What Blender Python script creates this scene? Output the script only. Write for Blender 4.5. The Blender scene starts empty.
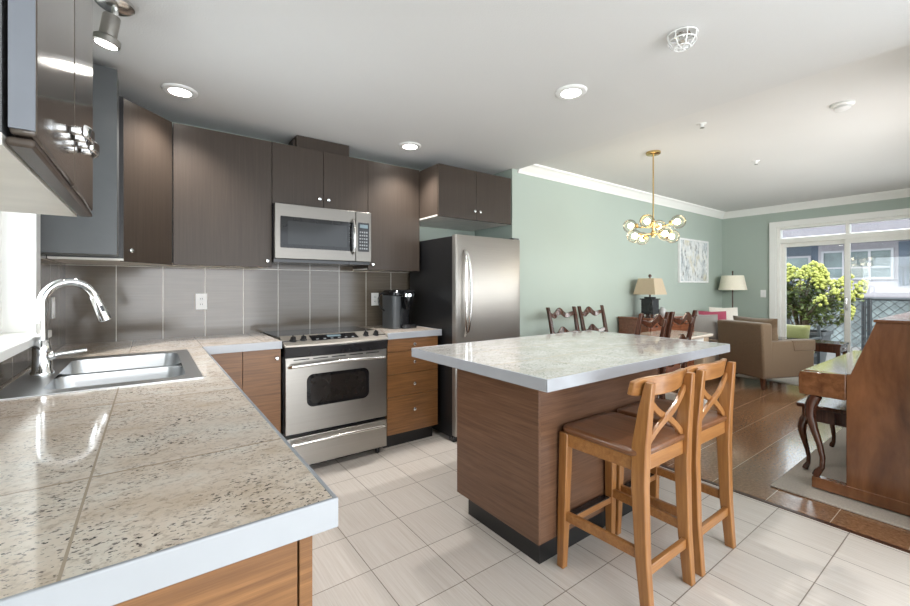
import bpy, bmesh, math, random
from mathutils import Vector, Matrix, Euler
random.seed(7)
PI = math.pi
SC = bpy.context.scene
COL = SC.collection

# ------------------------------------------------------------------ camera
cam_d = bpy.data.cameras.new('camera')
cam = bpy.data.objects.new('camera', cam_d)
COL.objects.link(cam)
cam.location = (0, 0, 1.27)
cam.rotation_euler = (PI / 2, 0, -math.radians(36.28))
cam_d.sensor_width = 36
cam_d.lens = 415.5 / 910 * 36
cam_d.shift_y = -16.0 / 910
cam_d.clip_start = 0.02
SC.camera = cam

# ------------------------------------------------------------------ sky, sun, exposure
world = bpy.data.worlds.new('sky')
SC.world = world
world.use_nodes = True
wn = world.node_tree.nodes
bg = wn['Background']
bg.inputs['Color'].default_value = (0.86, 0.93, 1.0, 1)
bg.inputs['Strength'].default_value = 2.7

sun_d = bpy.data.lights.new('sun', 'SUN')
sun_d.energy = 2.2
sun_d.angle = math.radians(1.0)
sun_d.color = (1.0, 0.94, 0.84)
sun = bpy.data.objects.new('sun', sun_d)
COL.objects.link(sun)
sun.location = (-3, -6, 8)
sun.rotation_euler = Vector((0.42, 0.62, -0.75)).to_track_quat('-Z', 'Y').to_euler()


def portal(name, loc, direction, sx, sy):
    d = bpy.data.lights.new(name, 'AREA')
    d.shape = 'RECTANGLE'
    d.size, d.size_y = sx, sy
    d.cycles.is_portal = True
    o = bpy.data.objects.new(name, d)
    COL.objects.link(o)
    o.location = loc
    o.rotation_euler = Vector(direction).to_track_quat('-Z', 'Z' if abs(direction[2]) < .5 else 'Y').to_euler()
    return o


portal('daylight_patio_door', (7.90, 1.38, 1.10), (-1, 0, 0), 1.7, 2.2)


def daylight(name, loc, direction, sx, sy, power, color=(1, .97, .93)):
    o = portal(name, loc, direction, sx, sy)
    o.data.cycles.is_portal = False
    o.data.energy = power
    o.data.color = color
    return o


# daylight through the sink window, plus unseen fill lamps added behind camera and piano
daylight('daylight_sink_window', (-0.66, 2.13, 1.60), (1, 0, 0), 1.0, 1.0, 10, (.95, .98, 1.0))
daylight('fill_behind_camera', (.60, -2.94, 1.25), (0, 1, .10), 2.6, 2.2, 46)
daylight('fill_behind_piano', (5.2, -.24, 1.60), (.25, 1, .15), 3.6, 1.2, 60)

VS = SC.view_settings
VS.view_transform = 'Standard'
VS.look = 'None'
VS.exposure = 0.74
VS.gamma = 1
VS.use_curve_mapping = False
SC.cycles.use_denoising = True
SC.cycles.max_bounces = 10
SC.cycles.diffuse_bounces = 6
SC.cycles.transparent_max_bounces = 16
SC.cycles.sample_clamp_indirect = 6.0
SC.cycles.caustics_reflective = False
SC.cycles.caustics_refractive = False


# ------------------------------------------------------------------ mesh helpers
class MB:
    """collects shapes into one mesh"""

    def __init__(self):
        self.bm = bmesh.new()

    def hull8(self, p):
        v = [self.bm.verts.new(q) for q in p]
        for f in ((0, 3, 2, 1), (4, 5, 6, 7), (0, 1, 5, 4), (1, 2, 6, 5), (2, 3, 7, 6), (3, 0, 4, 7)):
            self.bm.faces.new([v[i] for i in f])
        return self

    def box(self, x0, x1, y0, y1, z0, z1):
        return self.hull8([(x0, y0, z0), (x1, y0, z0), (x1, y1, z0), (x0, y1, z0),
                           (x0, y0, z1), (x1, y0, z1), (x1, y1, z1), (x0, y1, z1)])

    def obox(self, c, size, rot=None):
        c = Vector(c)
        hx, hy, hz = [s / 2 for s in size]
        m = rot if rot is not None else Matrix.Identity(3)
        return self.hull8([c + m @ Vector(q) for q in ((-hx, -hy, -hz), (hx, -hy, -hz), (hx, hy, -hz), (-hx, hy, -hz),
                                                       (-hx, -hy, hz), (hx, -hy, hz), (hx, hy, hz), (-hx, hy, hz))])

    def loft(self, rings, closed=False, caps=True):
        R = [[self.bm.verts.new(q) for q in r] for r in rings]
        n = len(R[0])
        last = len(R) if closed else len(R) - 1
        for i in range(last):
            a, b = R[i], R[(i + 1) % len(R)]
            for k in range(n):
                self.bm.faces.new((a[k], a[(k + 1) % n], b[(k + 1) % n], b[k]))
        if caps and not closed:
            self.bm.faces.new(list(reversed(R[0])))
            self.bm.faces.new(R[-1])
        return self

    def leg(self, stations):
        """square post: stations of (x, y, z, width x, width y)"""
        return self.loft([[(x - a / 2, y - b / 2, z), (x + a / 2, y - b / 2, z), (x + a / 2, y + b / 2, z), (x - a / 2, y + b / 2, z)]
                          for x, y, z, a, b in stations])

    def bar(self, p0, p1, w, h, up=(0, 0, 1)):
        p0, p1 = Vector(p0), Vector(p1)
        d = (p1 - p0).normalized()
        s = d.cross(Vector(up)).normalized()
        t = s.cross(d)
        ring = lambda p: [p - s * w / 2 - t * h / 2, p + s * w / 2 - t * h / 2, p + s * w / 2 + t * h / 2, p - s * w / 2 + t * h / 2]
        return self.loft([ring(p0), ring(p1)])

    def tube(self, path, r, n=12, closed=False):
        P = [Vector(p) for p in path]
        rad = r if isinstance(r, (list, tuple)) else [r] * len(P)
        rings = []
        t0 = (P[1] - P[0]).normalized()
        a = Vector((0, 0, 1)) if abs(t0.z) < .9 else Vector((1, 0, 0))
        s = t0.cross(a).normalized()
        for i, p in enumerate(P):
            if closed:
                t = (P[(i + 1) % len(P)] - P[i - 1]).normalized()
            else:
                t = (P[min(i + 1, len(P) - 1)] - P[max(i - 1, 0)]).normalized()
            s = (s - t * s.dot(t)).normalized()
            b = t.cross(s)
            rings.append([p + (s * math.cos(2 * PI * k / n) + b * math.sin(2 * PI * k / n)) * rad[i] for k in range(n)])
        return self.loft(rings, closed=closed)

    def lathe(self, prof, c=(0, 0, 0), n=24, axis=None, ring=False):
        c = Vector(c)
        q = Vector(axis).to_track_quat('Z', 'Y').to_matrix() if axis is not None else Matrix.Identity(3)
        rings = [[c + q @ Vector((max(r, 1e-4) * math.cos(2 * PI * k / n), max(r, 1e-4) * math.sin(2 * PI * k / n), z)) for k in range(n)] for r, z in prof]
        return self.loft(rings, closed=ring)

    def prism(self, poly, axis, a0, a1):
        """poly of 2D points in the other two axes (cyclic order), extruded along axis"""
        def mk(p, a):
            return {'x': (a, p[0], p[1]), 'y': (p[0], a, p[1]), 'z': (p[0], p[1], a)}[axis]
        return self.loft([[mk(p, a0) for p in poly], [mk(p, a1) for p in poly]])

    def ball(self, c, r, sc=(1, 1, 1), u=20, v=12, rot=None):
        m = Matrix.Translation(c) @ (rot.to_4x4() if rot is not None else Matrix.Identity(4)) @ Matrix.Diagonal((sc[0] * r, sc[1] * r, sc[2] * r, 1))
        bmesh.ops.create_uvsphere(self.bm, u_segments=u, v_segments=v, radius=1, matrix=m)
        return self

    def pillow(self, c, size, rot=None, n=10, p=0.45):
        """soft cushion: size (x, y thickness, z)"""
        c = Vector(c)
        m = rot if rot is not None else Matrix.Identity(3)
        hx, hy, hz = [s / 2 for s in size]
        g = {}
        for side in (-1, 1):
            for i in range(n + 1):
                for j in range(n + 1):
                    u, w = 2 * i / n - 1, 2 * j / n - 1
                    edge = i in (0, n) or j in (0, n)
                    if edge and side == 1:
                        g[(1, i, j)] = g[(-1, i, j)]
                        continue
                    t = ((1 - u * u) * (1 - w * w)) ** p
                    pin = 1 - .06 * (1 - abs(u)) * abs(w) ** 3
                    pin2 = 1 - .06 * (1 - abs(w)) * abs(u) ** 3
                    g[(side, i, j)] = self.bm.verts.new(c + m @ Vector((u * hx * pin2, side * hy * t, w * hz * pin)))
            for i in range(n):
                for j in range(n):
                    q = [g[(side, i, j)], g[(side, i + 1, j)], g[(side, i + 1, j + 1)], g[(side, i, j + 1)]]
                    self.bm.faces.new(q if side < 0 else q[::-1])
        return self

    def build(self, name, mat, parent=None, bevel=0, seg=2, angle=35, kind=None, label=None, subsurf=0):
        me = bpy.data.meshes.new(name)
        bmesh.ops.recalc_face_normals(self.bm, faces=self.bm.faces)
        self.bm.to_mesh(me)
        self.bm.free()
        me.polygons.foreach_set('use_smooth', [True] * len(me.polygons))
        me.set_sharp_from_angle(angle=math.radians(angle))
        me.materials.append(mat)
        o = bpy.data.objects.new(name, me)
        COL.objects.link(o)
        if parent is not None:
            o.parent = parent
            if parent.type == 'EMPTY':
                o.matrix_parent_inverse = parent.matrix_basis.inverted()
        if bevel:
            b = o.modifiers.new('bevel', 'BEVEL')
            b.width = bevel
            b.segments = seg
            b.limit_method = 'ANGLE'
            b.angle_limit = math.radians(40)
            b.harden_normals = False
        if subsurf:
            s = o.modifiers.new('subsurf', 'SUBSURF')
            s.levels = s.render_levels = subsurf
        if kind:
            o['kind'] = kind
        if label:
            o['label'] = label
        return o


def thing(name, label, cat, loc=(0, 0, 0), group=None):
    o = bpy.data.objects.new(name, None)
    COL.objects.link(o)
    o.empty_display_size = .1
    o.location = loc
    o['label'] = label
    o['category'] = cat
    if group:
        o['group'] = group
    return o


def tag(o, label, cat, group=None):
    o['label'] = label
    o['category'] = cat
    if group:
        o['group'] = group
    return o


def struct(mb, name, mat, bevel=0, parent=None):
    return mb.build(name, mat, parent, bevel=bevel, kind='structure')


def copy_tree(o, parent=None):
    c = o.copy()
    COL.objects.link(c)
    if parent is not None:
        c.parent = parent
    for ch in [k for k in list(COL.objects) if k.parent == o]:
        copy_tree(ch, c)
    return c


def place(o, loc, rz=0, label=None):
    o.location = loc
    o.rotation_euler = (0, 0, rz)
    if label:
        o['label'] = label
    return o


def arc(c, r, a0, a1, n):
    return [(c[0] + r * math.cos(a0 + (a1 - a0) * k / n), c[1] + r * math.sin(a0 + (a1 - a0) * k / n)) for k in range(n + 1)]


def rrect(x0, x1, y0, y1, r, n=4):
    p = []
    for cx, cy, a in ((x1 - r, y0 + r, -PI / 2), (x1 - r, y1 - r, 0), (x0 + r, y1 - r, PI / 2), (x0 + r, y0 + r, PI)):
        p += arc((cx, cy), r, a, a + PI / 2, n)
    return p


# ------------------------------------------------------------------ materials
class NT:
    def __init__(self, name):
        self.m = bpy.data.materials.new(name)
        self.m.use_nodes = True
        self.t = self.m.node_tree
        self.n = self.t.nodes
        self.b = self.n['Principled BSDF']
        self.out = self.n['Material Output']
        self._tc = None

    def link(self, a, b):
        self.t.links.new(a, b)

    def coord(self):
        if not self._tc:
            self._tc = self.n.new('ShaderNodeTexCoord').outputs['Object']
        return self._tc

    def mapped(self, scale=(1, 1, 1), loc=(0, 0, 0), rot=(0, 0, 0)):
        mp = self.n.new('ShaderNodeMapping')
        mp.inputs['Scale'].default_value = scale
        mp.inputs['Location'].default_value = loc
        mp.inputs['Rotation'].default_value = rot
        self.link(self.coord(), mp.inputs['Vector'])
        return mp.outputs[0]

    def noise(self, vec, scale, detail=4, rough=.55, dist=0):
        x = self.n.new('ShaderNodeTexNoise')
        x.inputs['Scale'].default_value = scale
        x.inputs['Detail'].default_value = detail
        x.inputs['Roughness'].default_value = rough
        x.inputs['Distortion'].default_value = dist
        self.link(vec, x.inputs['Vector'])
        return x.outputs['Fac']

    def ramp(self, fac, stops):
        r = self.n.new('ShaderNodeValToRGB')
        e = r.color_ramp.elements
        while len(e) < len(stops):
            e.new(.5)
        for k, (p, c) in enumerate(stops):
            e[k].position = p
            e[k].color = (c[0], c[1], c[2], 1) if not isinstance(c, (int, float)) else (c, c, c, 1)
        self.link(fac, r.inputs['Fac'])
        return r.outputs['Color']

    def math(self, op, a, b=None, c=None):
        x = self.n.new('ShaderNodeMath')
        x.operation = op
        for i, v in enumerate((a, b, c)):
            if v is None:
                continue
            if isinstance(v, (int, float)):
                x.inputs[i].default_value = v
            else:
                self.link(v, x.inputs[i])
        return x.outputs[0]

    def mix(self, fac, a, b, mode='MIX'):
        x = self.n.new('ShaderNodeMix')
        x.data_type = 'RGBA'
        x.blend_type = mode
        for s, v in ((x.inputs['Factor'], fac), (x.inputs[6], a), (x.inputs[7], b)):
            if isinstance(v, (int, float)):
                s.default_value = v
            elif isinstance(v, tuple):
                s.default_value = (v[0], v[1], v[2], 1)
            else:
                self.link(v, s)
        return x.outputs[2]

    def bump(self, h, strength=.2, dist=.01):
        x = self.n.new('ShaderNodeBump')
        x.inputs['Strength'].default_value = strength
        x.inputs['Distance'].default_value = dist
        self.link(h, x.inputs['Height'])
        self.link(x.outputs[0], self.b.inputs['Normal'])

    def set(self, color=None, rough=None, metal=None, coat=None, spec=None, **k):
        for nm, v in (('Base Color', color), ('Roughness', rough), ('Metallic', metal), ('Coat Weight', coat), ('Specular IOR Level', spec)):
            if v is None:
                continue
            if isinstance(v, tuple):
                self.b.inputs[nm].default_value = (v[0], v[1], v[2], 1)
            elif isinstance(v, (int, float)):
                self.b.inputs[nm].default_value = v
            else:
                self.link(v, self.b.inputs[nm])
        for nm, v in k.items():
            self.b.inputs[nm.replace('_', ' ')].default_value = v
        return self.m

    def xyz(self):
        s = self.n.new('ShaderNodeSeparateXYZ')
        self.link(self.coord(), s.inputs[0])
        return s.outputs

    def grid(self, axes):
        """axes: list of (socket, period, offset, joint width) -> joint mask and per tile random"""
        mask = None
        cells = []
        for s, p, off, w in axes:
            q = self.math('DIVIDE', self.math('SUBTRACT', s, off), p)
            cells.append(self.math('FLOOR', q))
            f = self.math('FRACT', q)
            d = self.math('MULTIPLY', self.math('MINIMUM', f, self.math('SUBTRACT', 1.0, f)), p)
            m = self.math('LESS_THAN', d, w / 2)
            mask = m if mask is None else self.math('MAXIMUM', mask, m)
        cx = self.n.new('ShaderNodeCombineXYZ')
        for i, c in enumerate(cells):
            self.link(c, cx.inputs[i])
        wn_ = self.n.new('ShaderNodeTexWhiteNoise')
        self.link(cx.outputs[0], wn_.inputs['Vector'])
        return mask, wn_.outputs['Value']


def plain(name, c, rough=.5, metal=0, vary=.06, scale=12, bump=0, coat=0, bscale=200, **k):
    t = NT(name)
    f = t.noise(t.mapped(), scale, 3)
    col = t.ramp(f, [(.3, tuple(x * (1 - vary) for x in c)), (.7, tuple(min(1, x * (1 + vary)) for x in c))])
    if bump:
        t.bump(t.noise(t.mapped(), bscale, 2), bump, .002)
    return t.set(col, rough, metal, coat, **k)


def wood(name, c1, c2, grain='x', scale=9, stretch=22, rough=.4, coat=.0, fine=.5):
    t = NT(name)
    s = {'x': (1, stretch, stretch), 'y': (stretch, 1, stretch), 'z': (stretch, stretch, 1)}[grain]
    v = t.mapped(s)
    a = t.noise(v, scale * .35, 5, .6, .4)
    b = t.noise(t.mapped(tuple(q * 3.2 for q in s)), scale * .5, 2, .6)
    f = t.math('ADD', t.math('MULTIPLY', a, 1 - fine * .5), t.math('MULTIPLY', b, fine * .5))
    col = t.ramp(f, [(.32, c1), (.52, tuple((p + q) / 2 for p, q in zip(c1, c2))), (.68, c2)])
    t.bump(b, .06, .001)
    return t.set(col, rough, 0, coat, Coat_Roughness=.12)


def steel(name, c=(.37, .352, .325), rough=.33, axis='z'):
    t = NT(name)
    s = {'x': (2, 300, 300), 'y': (300, 2, 300), 'z': (300, 300, 2)}[axis]
    f = t.noise(t.mapped(s), 1, 3)
    col = t.ramp(f, [(.3, tuple(x * .96 for x in c)), (.7, tuple(x * 1.03 for x in c))])
    r = t.math('MULTIPLY_ADD', f, .04, rough - .02)
    return t.set(col, r, 1.0)


def emit(name, c, strength):
    t = NT(name)
    f = t.noise(t.mapped(), 3, 1)
    col = t.ramp(f, [(0, c), (1, c)])
    t.link(col, t.b.inputs['Emission Color'])
    t.b.inputs['Emission Strength'].default_value = strength
    return t.set(c, .4)


def thin_glass(name, tint=(1, 1, 1), ior=1.45, gain=1.0):
    t = NT(name)
    tr = t.n.new('ShaderNodeBsdfTransparent')
    tr.inputs[0].default_value = (*tint, 1)
    gl = t.n.new('ShaderNodeBsdfGlossy')
    gl.inputs['Roughness'].default_value = 0.01
    fr = t.n.new('ShaderNodeFresnel')
    fr.inputs['IOR'].default_value = ior
    mx = t.n.new('ShaderNodeMixShader')
    t.link(t.math('MULTIPLY', fr.outputs[0], gain), mx.inputs[0])
    t.link(tr.outputs[0], mx.inputs[1])
    t.link(gl.outputs[0], mx.inputs[2])
    t.link(mx.outputs[0], t.out.inputs['Surface'])
    return t.m


def kitchen_tile():
    t = NT('cream_floor_tile')
    x, y, z = t.xyz()
    mask, rnd = t.grid([(x, .30, .20, .0042), (y, .30, .225, .0042)])
    st = t.noise(t.mapped((130, 3, 1)), 1, 4, .6)
    cl = t.noise(t.mapped(), 2.2, 3)
    col = t.ramp(st, [(.28, (.53, .47, .41)), (.5, (.61, .555, .505)), (.72, (.67, .625, .58))])
    col = t.mix(t.math('MULTIPLY', cl, .25), col, (.70, .66, .62))
    tone = t.math('MULTIPLY_ADD', rnd, .09, .95)
    hv = t.n.new('ShaderNodeHueSaturation')
    t.link(tone, hv.inputs['Value'])
    t.link(col, hv.inputs['Color'])
    col = t.mix(mask, hv.outputs[0], (.23, .19, .155))
    t.bump(t.math('SUBTRACT', 1, mask), .35, .002)
    return t.set(col, .30)


def cork_tile():
    t = NT('brown_cork_tile')
    x, y, z = t.xyz()
    mask, rnd = t.grid([(x, 9.0, .10, .004), (y, .29, .03, .0035)])
    a = t.noise(t.mapped(), 55, 5, .7)
    b = t.noise(t.mapped((1, 3, 1)), 9, 4, .6)
    col = t.ramp(a, [(.28, (.085, .040, .018)), (.5, (.235, .118, .060)), (.75, (.42, .25, .145))])
    col = t.mix(t.math('MULTIPLY', b, .6), col, (.27, .14, .072))
    hv = t.n.new('ShaderNodeHueSaturation')
    t.link(t.math('MULTIPLY_ADD', rnd, .3, .88), hv.inputs['Value'])
    t.link(col, hv.inputs['Color'])
    col = t.mix(mask, hv.outputs[0], (.62, .50, .38))
    t.bump(a, .12, .002)
    return t.set(col, .20, coat=.5, Coat_Roughness=.10)


def granite(name, ox, oy, px, py, grey=0.0):
    t = NT(name)
    x, y, z = t.xyz()
    mask, rnd = t.grid([(x, px, ox, .0042), (y, py, oy, .0060)])
    # each tile shows its own piece of stone
    off = t.n.new('ShaderNodeVectorMath')
    off.operation = 'MULTIPLY_ADD'
    cx = t.n.new('ShaderNodeCombineXYZ')
    for i in range(3):
        t.link(rnd, cx.inputs[i])
    t.link(cx.outputs[0], off.inputs[0])
    off.inputs[1].default_value = (9, 5, 3)
    t.link(t.coord(), off.inputs[2])

    def mp(scale, rot=(0, 0, .5)):
        q = t.n.new('ShaderNodeMapping')
        q.inputs['Scale'].default_value = scale
        q.inputs['Rotation'].default_value = rot
        t.link(off.outputs[0], q.inputs['Vector'])
        return q.outputs[0]
    big = t.noise(mp((1, 1.4, 1)), 5, 4, .6, .3)
    med = t.noise(mp((1, 1.25, 1)), 48, 5, .7, .6)
    sp = t.noise(mp((1, 1.5, 1)), 120, 2, .5)
    sp2 = t.noise(mp((1, 1.7, 1), (0, 0, .35)), 70, 3, .6)
    g = grey
    col = t.ramp(big, [(.3, (.69 - .26 * g, .565 - .16 * g, .45 - .08 * g)), (.5, (.80 - .31 * g, .695 - .215 * g, .60 - .14 * g)), (.72, (.82 - .24 * g, .77 - .20 * g, .70 - .14 * g))])
    col = t.mix(t.ramp(med, [(.36, .55), (.50, 0.0)]), col, (.43 - .10 * grey, .335 - .03 * grey, .26))
    col = t.mix(t.ramp(med, [(.58, 0.0), (.74, .8)]), col, (.80, .75, .69))
    clump = t.ramp(t.noise(mp((1, 1.5, 1)), 7, 3, .6), [(.38, 0.15), (.62, 1.0)])
    s1 = t.math('MULTIPLY', t.ramp(sp, [(.605, 0.0), (.645, 1.0)]), clump)
    col = t.mix(s1, col, (.055, .045, .045))
    s2 = t.math('MULTIPLY', t.ramp(sp2, [(.625, 0.0), (.66, .95)]), clump)
    col = t.mix(s2, col, (.085, .07, .065))
    col = t.mix(mask, col, (.47, .38, .295))
    t.bump(t.math('SUBTRACT', 1, mask), .25, .001)
    return t.set(col, .07, spec=.6)


def splash_tile(name, axis):
    t = NT(name)
    o = t.xyz()
    a = o[0] if axis == 'x' else o[1]
    mask, rnd = t.grid([(a, .2515, .0725 if axis == 'x' else .02, .0045), (o[2], .5, .409, .0045)])
    st = t.noise(t.mapped((3, 3, 90)), 1, 4)
    col = t.ramp(st, [(.3, (.108, .086, .064)), (.7, (.135, .110, .084))])
    col = t.mix(mask, col, (.60, .56, .50))
    t.bump(t.math('SUBTRACT', 1, mask), .2, .001)
    return t.set(col, .12, spec=.5)


def paint(name, c, rough=.6, bump=.08, bs=260):
    t = NT(name)
    f = t.noise(t.mapped(), 1.3, 2)
    col = t.ramp(f, [(.3, tuple(x * .985 for x in c)), (.7, tuple(min(1, x * 1.015) for x in c))])
    t.bump(t.noise(t.mapped(), bs, 3), bump, .003)
    return t.set(col, rough)


def fabric(name, c, scale=500, rough=.9, vary=.14):
    t = NT(name)
    f = t.noise(t.mapped((1, 1, 1)), scale, 2, .7)
    g = t.noise(t.mapped(), 5, 3)
    col = t.ramp(f, [(.3, tuple(x * (1 - vary) for x in c)), (.7, tuple(min(1, x * (1 + vary)) for x in c))])
    col = t.mix(t.math('MULTIPLY', g, .25), col, tuple(x * .9 for x in c))
    t.bump(f, .25, .002)
    return t.set(col, rough, Sheen_Weight=.2)


M = dict(
    floor=kitchen_tile(), cork=cork_tile(),
    granite=granite('cream_granite_tile', -.0900, 1.035, .345, .61), granite_island=granite('grey_granite_tile', 1.235, 1.09, .341, .337, 1.0),
    splash=splash_tile('taupe_wall_tile', 'x'), splash_left=splash_tile('taupe_wall_tile_side', 'y'),
    green=paint('sage_green_paint', (.385, .447, .40)), ceiling=paint('white_ceiling_paint', (.635, .632, .626), .75, .35, 130),
    ceiling_step_tone=paint('step_contrast_ceiling_white', (.66, .652, .64), .75, .35, 130),  # tone set apart to stand in for shading at the ceiling step
    white=paint('white_trim_paint', (.86, .855, .83), .35, .02), wall_white=paint('white_wall_paint', (.78, .78, .76)),
    upper=wood('dark_taupe_laminate', (.037, .027, .021), (.052, .039, .030), 'z', 6, 40, .38),
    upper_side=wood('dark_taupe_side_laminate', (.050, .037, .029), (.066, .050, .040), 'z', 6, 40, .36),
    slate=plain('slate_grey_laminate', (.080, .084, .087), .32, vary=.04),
    gloss_door=plain('dark_glossy_laminate', (.075, .060, .050), .11, vary=.04),
    under=plain('cream_melamine', (.70, .67, .62), .4), black_gap=plain('black_laminate', (.012, .012, .013), .35),
    base_wood=wood('orange_walnut_veneer', (.14, .058, .019), (.30, .140, .050), 'x', 9, 30, .36),
    isle_wood=wood('brown_walnut_veneer', (.090, .042, .023), (.190, .100, .058), 'y', 9, 30, .36),
    isle_wood_front=wood('brown_walnut_veneer_front', (.090, .042, .023), (.190, .100, .058), 'x', 9, 30, .36),
    edge_sheen=plain('edge_sheen_grey', (.14, .15, .175), .4), edge=plain('white_edge_laminate', (.385, .40, .43), .22, vary=.02, coat=.3),
    steel_panel=steel('satin_steel_panel', (.47, .435, .39), .5, 'x'), steel_dimmed=steel('glare_dimmed_steel', (.185, .174, .158), .36, 'x'), steel=steel('brushed_steel', axis='x'), steel_v=steel('brushed_steel_upright', (.43, .41, .385), .48, 'x'),
    sink=steel('satin_sink_steel', (.50, .51, .52), .30, 'x'), chrome=plain('polished_chrome', (.86, .87, .88), .06, 1, .01),
    satin=plain('satin_nickel', (.75, .74, .72), .2, 1, .02),
    black=plain('black_plastic', (.014, .014, .016), .25), black_gloss=plain('black_glass', (.010, .010, .012), .05, coat=.4, spec=.5) if False else plain('black_glass', (.008, .008, .009), .06, Specular_IOR_Level=.3),
    black_side=plain('black_textured_steel', (.013, .013, .014), .30, bump=.35, bscale=260),
    dark_window=plain('dark_oven_glass', (.016, .014, .013), .07), mw_window=plain('grey_screened_glass', (.016, .017, .018), .10, Specular_IOR_Level=.35),
    dark_grey=plain('charcoal_plastic', (.055, .06, .065), .35), display=emit('pale_display', (.10, .14, .16), .25),
    key=plain('grey_keypad', (.25, .26, .27), .4), white_plastic=plain('white_plastic', (.80, .80, .79), .35, vary=.02),
    slot=plain('dark_slot', (.05, .05, .05), .5),
    stool=wood('honey_pine', (.235, .092, .024), (.40, .185, .060), 'z', 8, 18, .32, .2),
    stool_h=wood('honey_pine_rail', (.235, .092, .024), (.40, .185, .060), 'x', 8, 18, .32, .2),
    stool_seat=wood('dark_honey_seat', (.125, .047, .018), (.225, .095, .040), 'y', 8, 16, .30, .2),
    mahogany=wood('dark_mahogany', (.038, .013, .008), (.105, .038, .021), 'z', 8, 18, .16, .5),
    table_wood=wood('cream_tabletop', (.52, .43, .34), (.66, .57, .47), 'x', 6, 16, .15, .4),
    side_wood=wood('red_brown_cherry', (.13, .042, .02), (.25, .09, .045), 'x', 8, 16, .14, .6),
    piano=wood('piano_walnut', (.085, .030, .012), (.250, .102, .042), 'z', 5, 3.5, .25, .4, .3),
    piano_h=wood('piano_walnut_lid', (.105, .040, .017), (.235, .100, .043), 'x', 7, 7, .10, .8, .3),
    brass=plain('aged_brass', (.62, .45, .20), .25, 1), globe=thin_glass('amber_clear_glass', (1.0, .98, .92), 1.30, .7),
    bulb=emit('warm_bulb', (1.0, .86, .62), 10.0), led=emit('white_downlight', (1.0, .96, .9), 14.0),
    glass=thin_glass('clear_window_glass', (.97, .985, .98), 1.45, .8),
    shade_tan=fabric('tan_lampshade', (.50, .40, .28), 300), shade_cream=fabric('cream_lampshade', (.86, .80, .66), 300),
    tan=fabric('tan_woven_upholstery', (.165, .108, .064), 130, .9, .30), sofa=fabric('beige_upholstery', (.50, .38, .27), 260),
    cream_fab=fabric('cream_cushion', (.74, .69, .62)), grey_fab=fabric('grey_cushion', (.27, .25, .235)), red_fab=fabric('crimson_cushion', (.36, .055, .10)),
    rug=fabric('beige_rug', (.42, .37, .32), 90, .95), rug2=fabric('pale_wool_rug', (.64, .58, .50), 90, .95),
    frame_white=plain('white_frame', (.78, .78, .78), .4),
    pvc=plain('white_vinyl_frame', (.86, .85, .81), .35, vary=.02), alu=plain('pale_aluminium', (.62, .60, .55), .35, .6),
    siding=plain('pale_grey_siding', (.235, .218, .232), .7), lower=plain('grey_green_render', (.085, .10, .10), .8, vary=.5, scale=2.5), siding_dark=plain('slate_blue_siding', (.055, .07, .095), .7),
    ext_frame=plain('weathered_white_frame', (.27, .265, .275), .6), roof=plain('grey_soffit', (.15, .14, .155), .8), ext_glass=plain('far_window_glass', (.09, .115, .115), .45, vary=.35, scale=1.6),
    deck=plain('grey_patio_paver', (.14, .135, .13), .8), leaf=plain('green_leaf', (.075, .10, .02), .5, vary=.35, scale=30),
    flower=plain('lime_flower_head', (.34, .355, .08), .7, vary=.25, scale=40), stem=plain('brown_stem', (.12, .08, .05), .8),
    pot=plain('charcoal_planter', (.05, .055, .06), .5), green_cush=fabric('olive_cushion', (.17, .165, .055)),
    fence=plain('black_fence_metal', (.02, .022, .025), .4), marker=plain('pale_grey_vase', (.42, .42, .42), .3),
    rug_back=plain('brown_carved_wood', (.06, .025, .014), .3),
)


def painting_mat():
    t = NT('pale_abstract_canvas')
    a = t.noise(t.mapped((1.5, 1, 1)), 7, 5, .65, .6)
    b = t.noise(t.mapped((3, 1, 1), (3, 0, 1)), 9, 5, .7)
    c = t.noise(t.mapped((1, 1, 1), (7, 0, 2)), 4, 3)
    col = t.ramp(a, [(.35, (.42, .47, .50)), (.5, (.68, .70, .70)), (.68, (.80, .80, .78))])
    col = t.mix(t.ramp(b, [(.54, 0.0), (.62, .85)]), col, (.20, .21, .20))
    col = t.mix(t.ramp(c, [(.56, 0.0), (.68, .6)]), col, (.62, .55, .36))
    return t.set(col, .7)


M['painting'] = painting_mat()

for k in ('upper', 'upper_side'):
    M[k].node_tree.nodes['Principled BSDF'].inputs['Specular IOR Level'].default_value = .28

# ------------------------------------------------------------------ room shell
KC, LC = 2.431, 2.50          # ceiling heights of kitchen and living room
XL, YB, YG, XF = -.434, 3.53, 2.95, 7.69
XD = 2.93                    # where tile meets cork, under the ceiling step

struct(MB().box(-.60, XD, -3.0, YB + .15, -.08, 0), 'floor', M['floor'])
struct(MB().box(XD, XF + .15, -.12, YG + .1, -.08, 0), 'floor', M['cork'])
struct(MB().box(XD - .012, XD + .014, .02, YG, 0, .004), 'trim_1', M['rug_back'])
struct(MB().box(-.60, XD, -3.0, YB + .15, KC, KC + .25), 'ceiling', M['ceiling'])
struct(MB().box(XD, XF + .15, -.12, YG + .15, LC, LC + .19), 'ceiling', M['ceiling_step_tone'])
struct(MB().box(-.60, 2.86, YB, YB + .15, 0, KC), 'wall_back', M['green'])
w = MB().box(2.86, XF + .15, YG, YB + .15, 0, LC)
struct(w, 'wall_green', M['green'])
# left wall with the window over the sink
WY0, WY1, WZ0, WZ1 = 1.60, 2.655, 1.065, 2.12
w = MB()
w.box(XL - .16, XL, -3.0, WY0, 0, KC).box(XL - .16, XL, WY1, YB, 0, KC).box(XL - .16, XL, WY0, WY1, 0, WZ0).box(XL - .16, XL, WY0, WY1, WZ1, KC)
struct(w, 'wall_left', M['green'])
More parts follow.
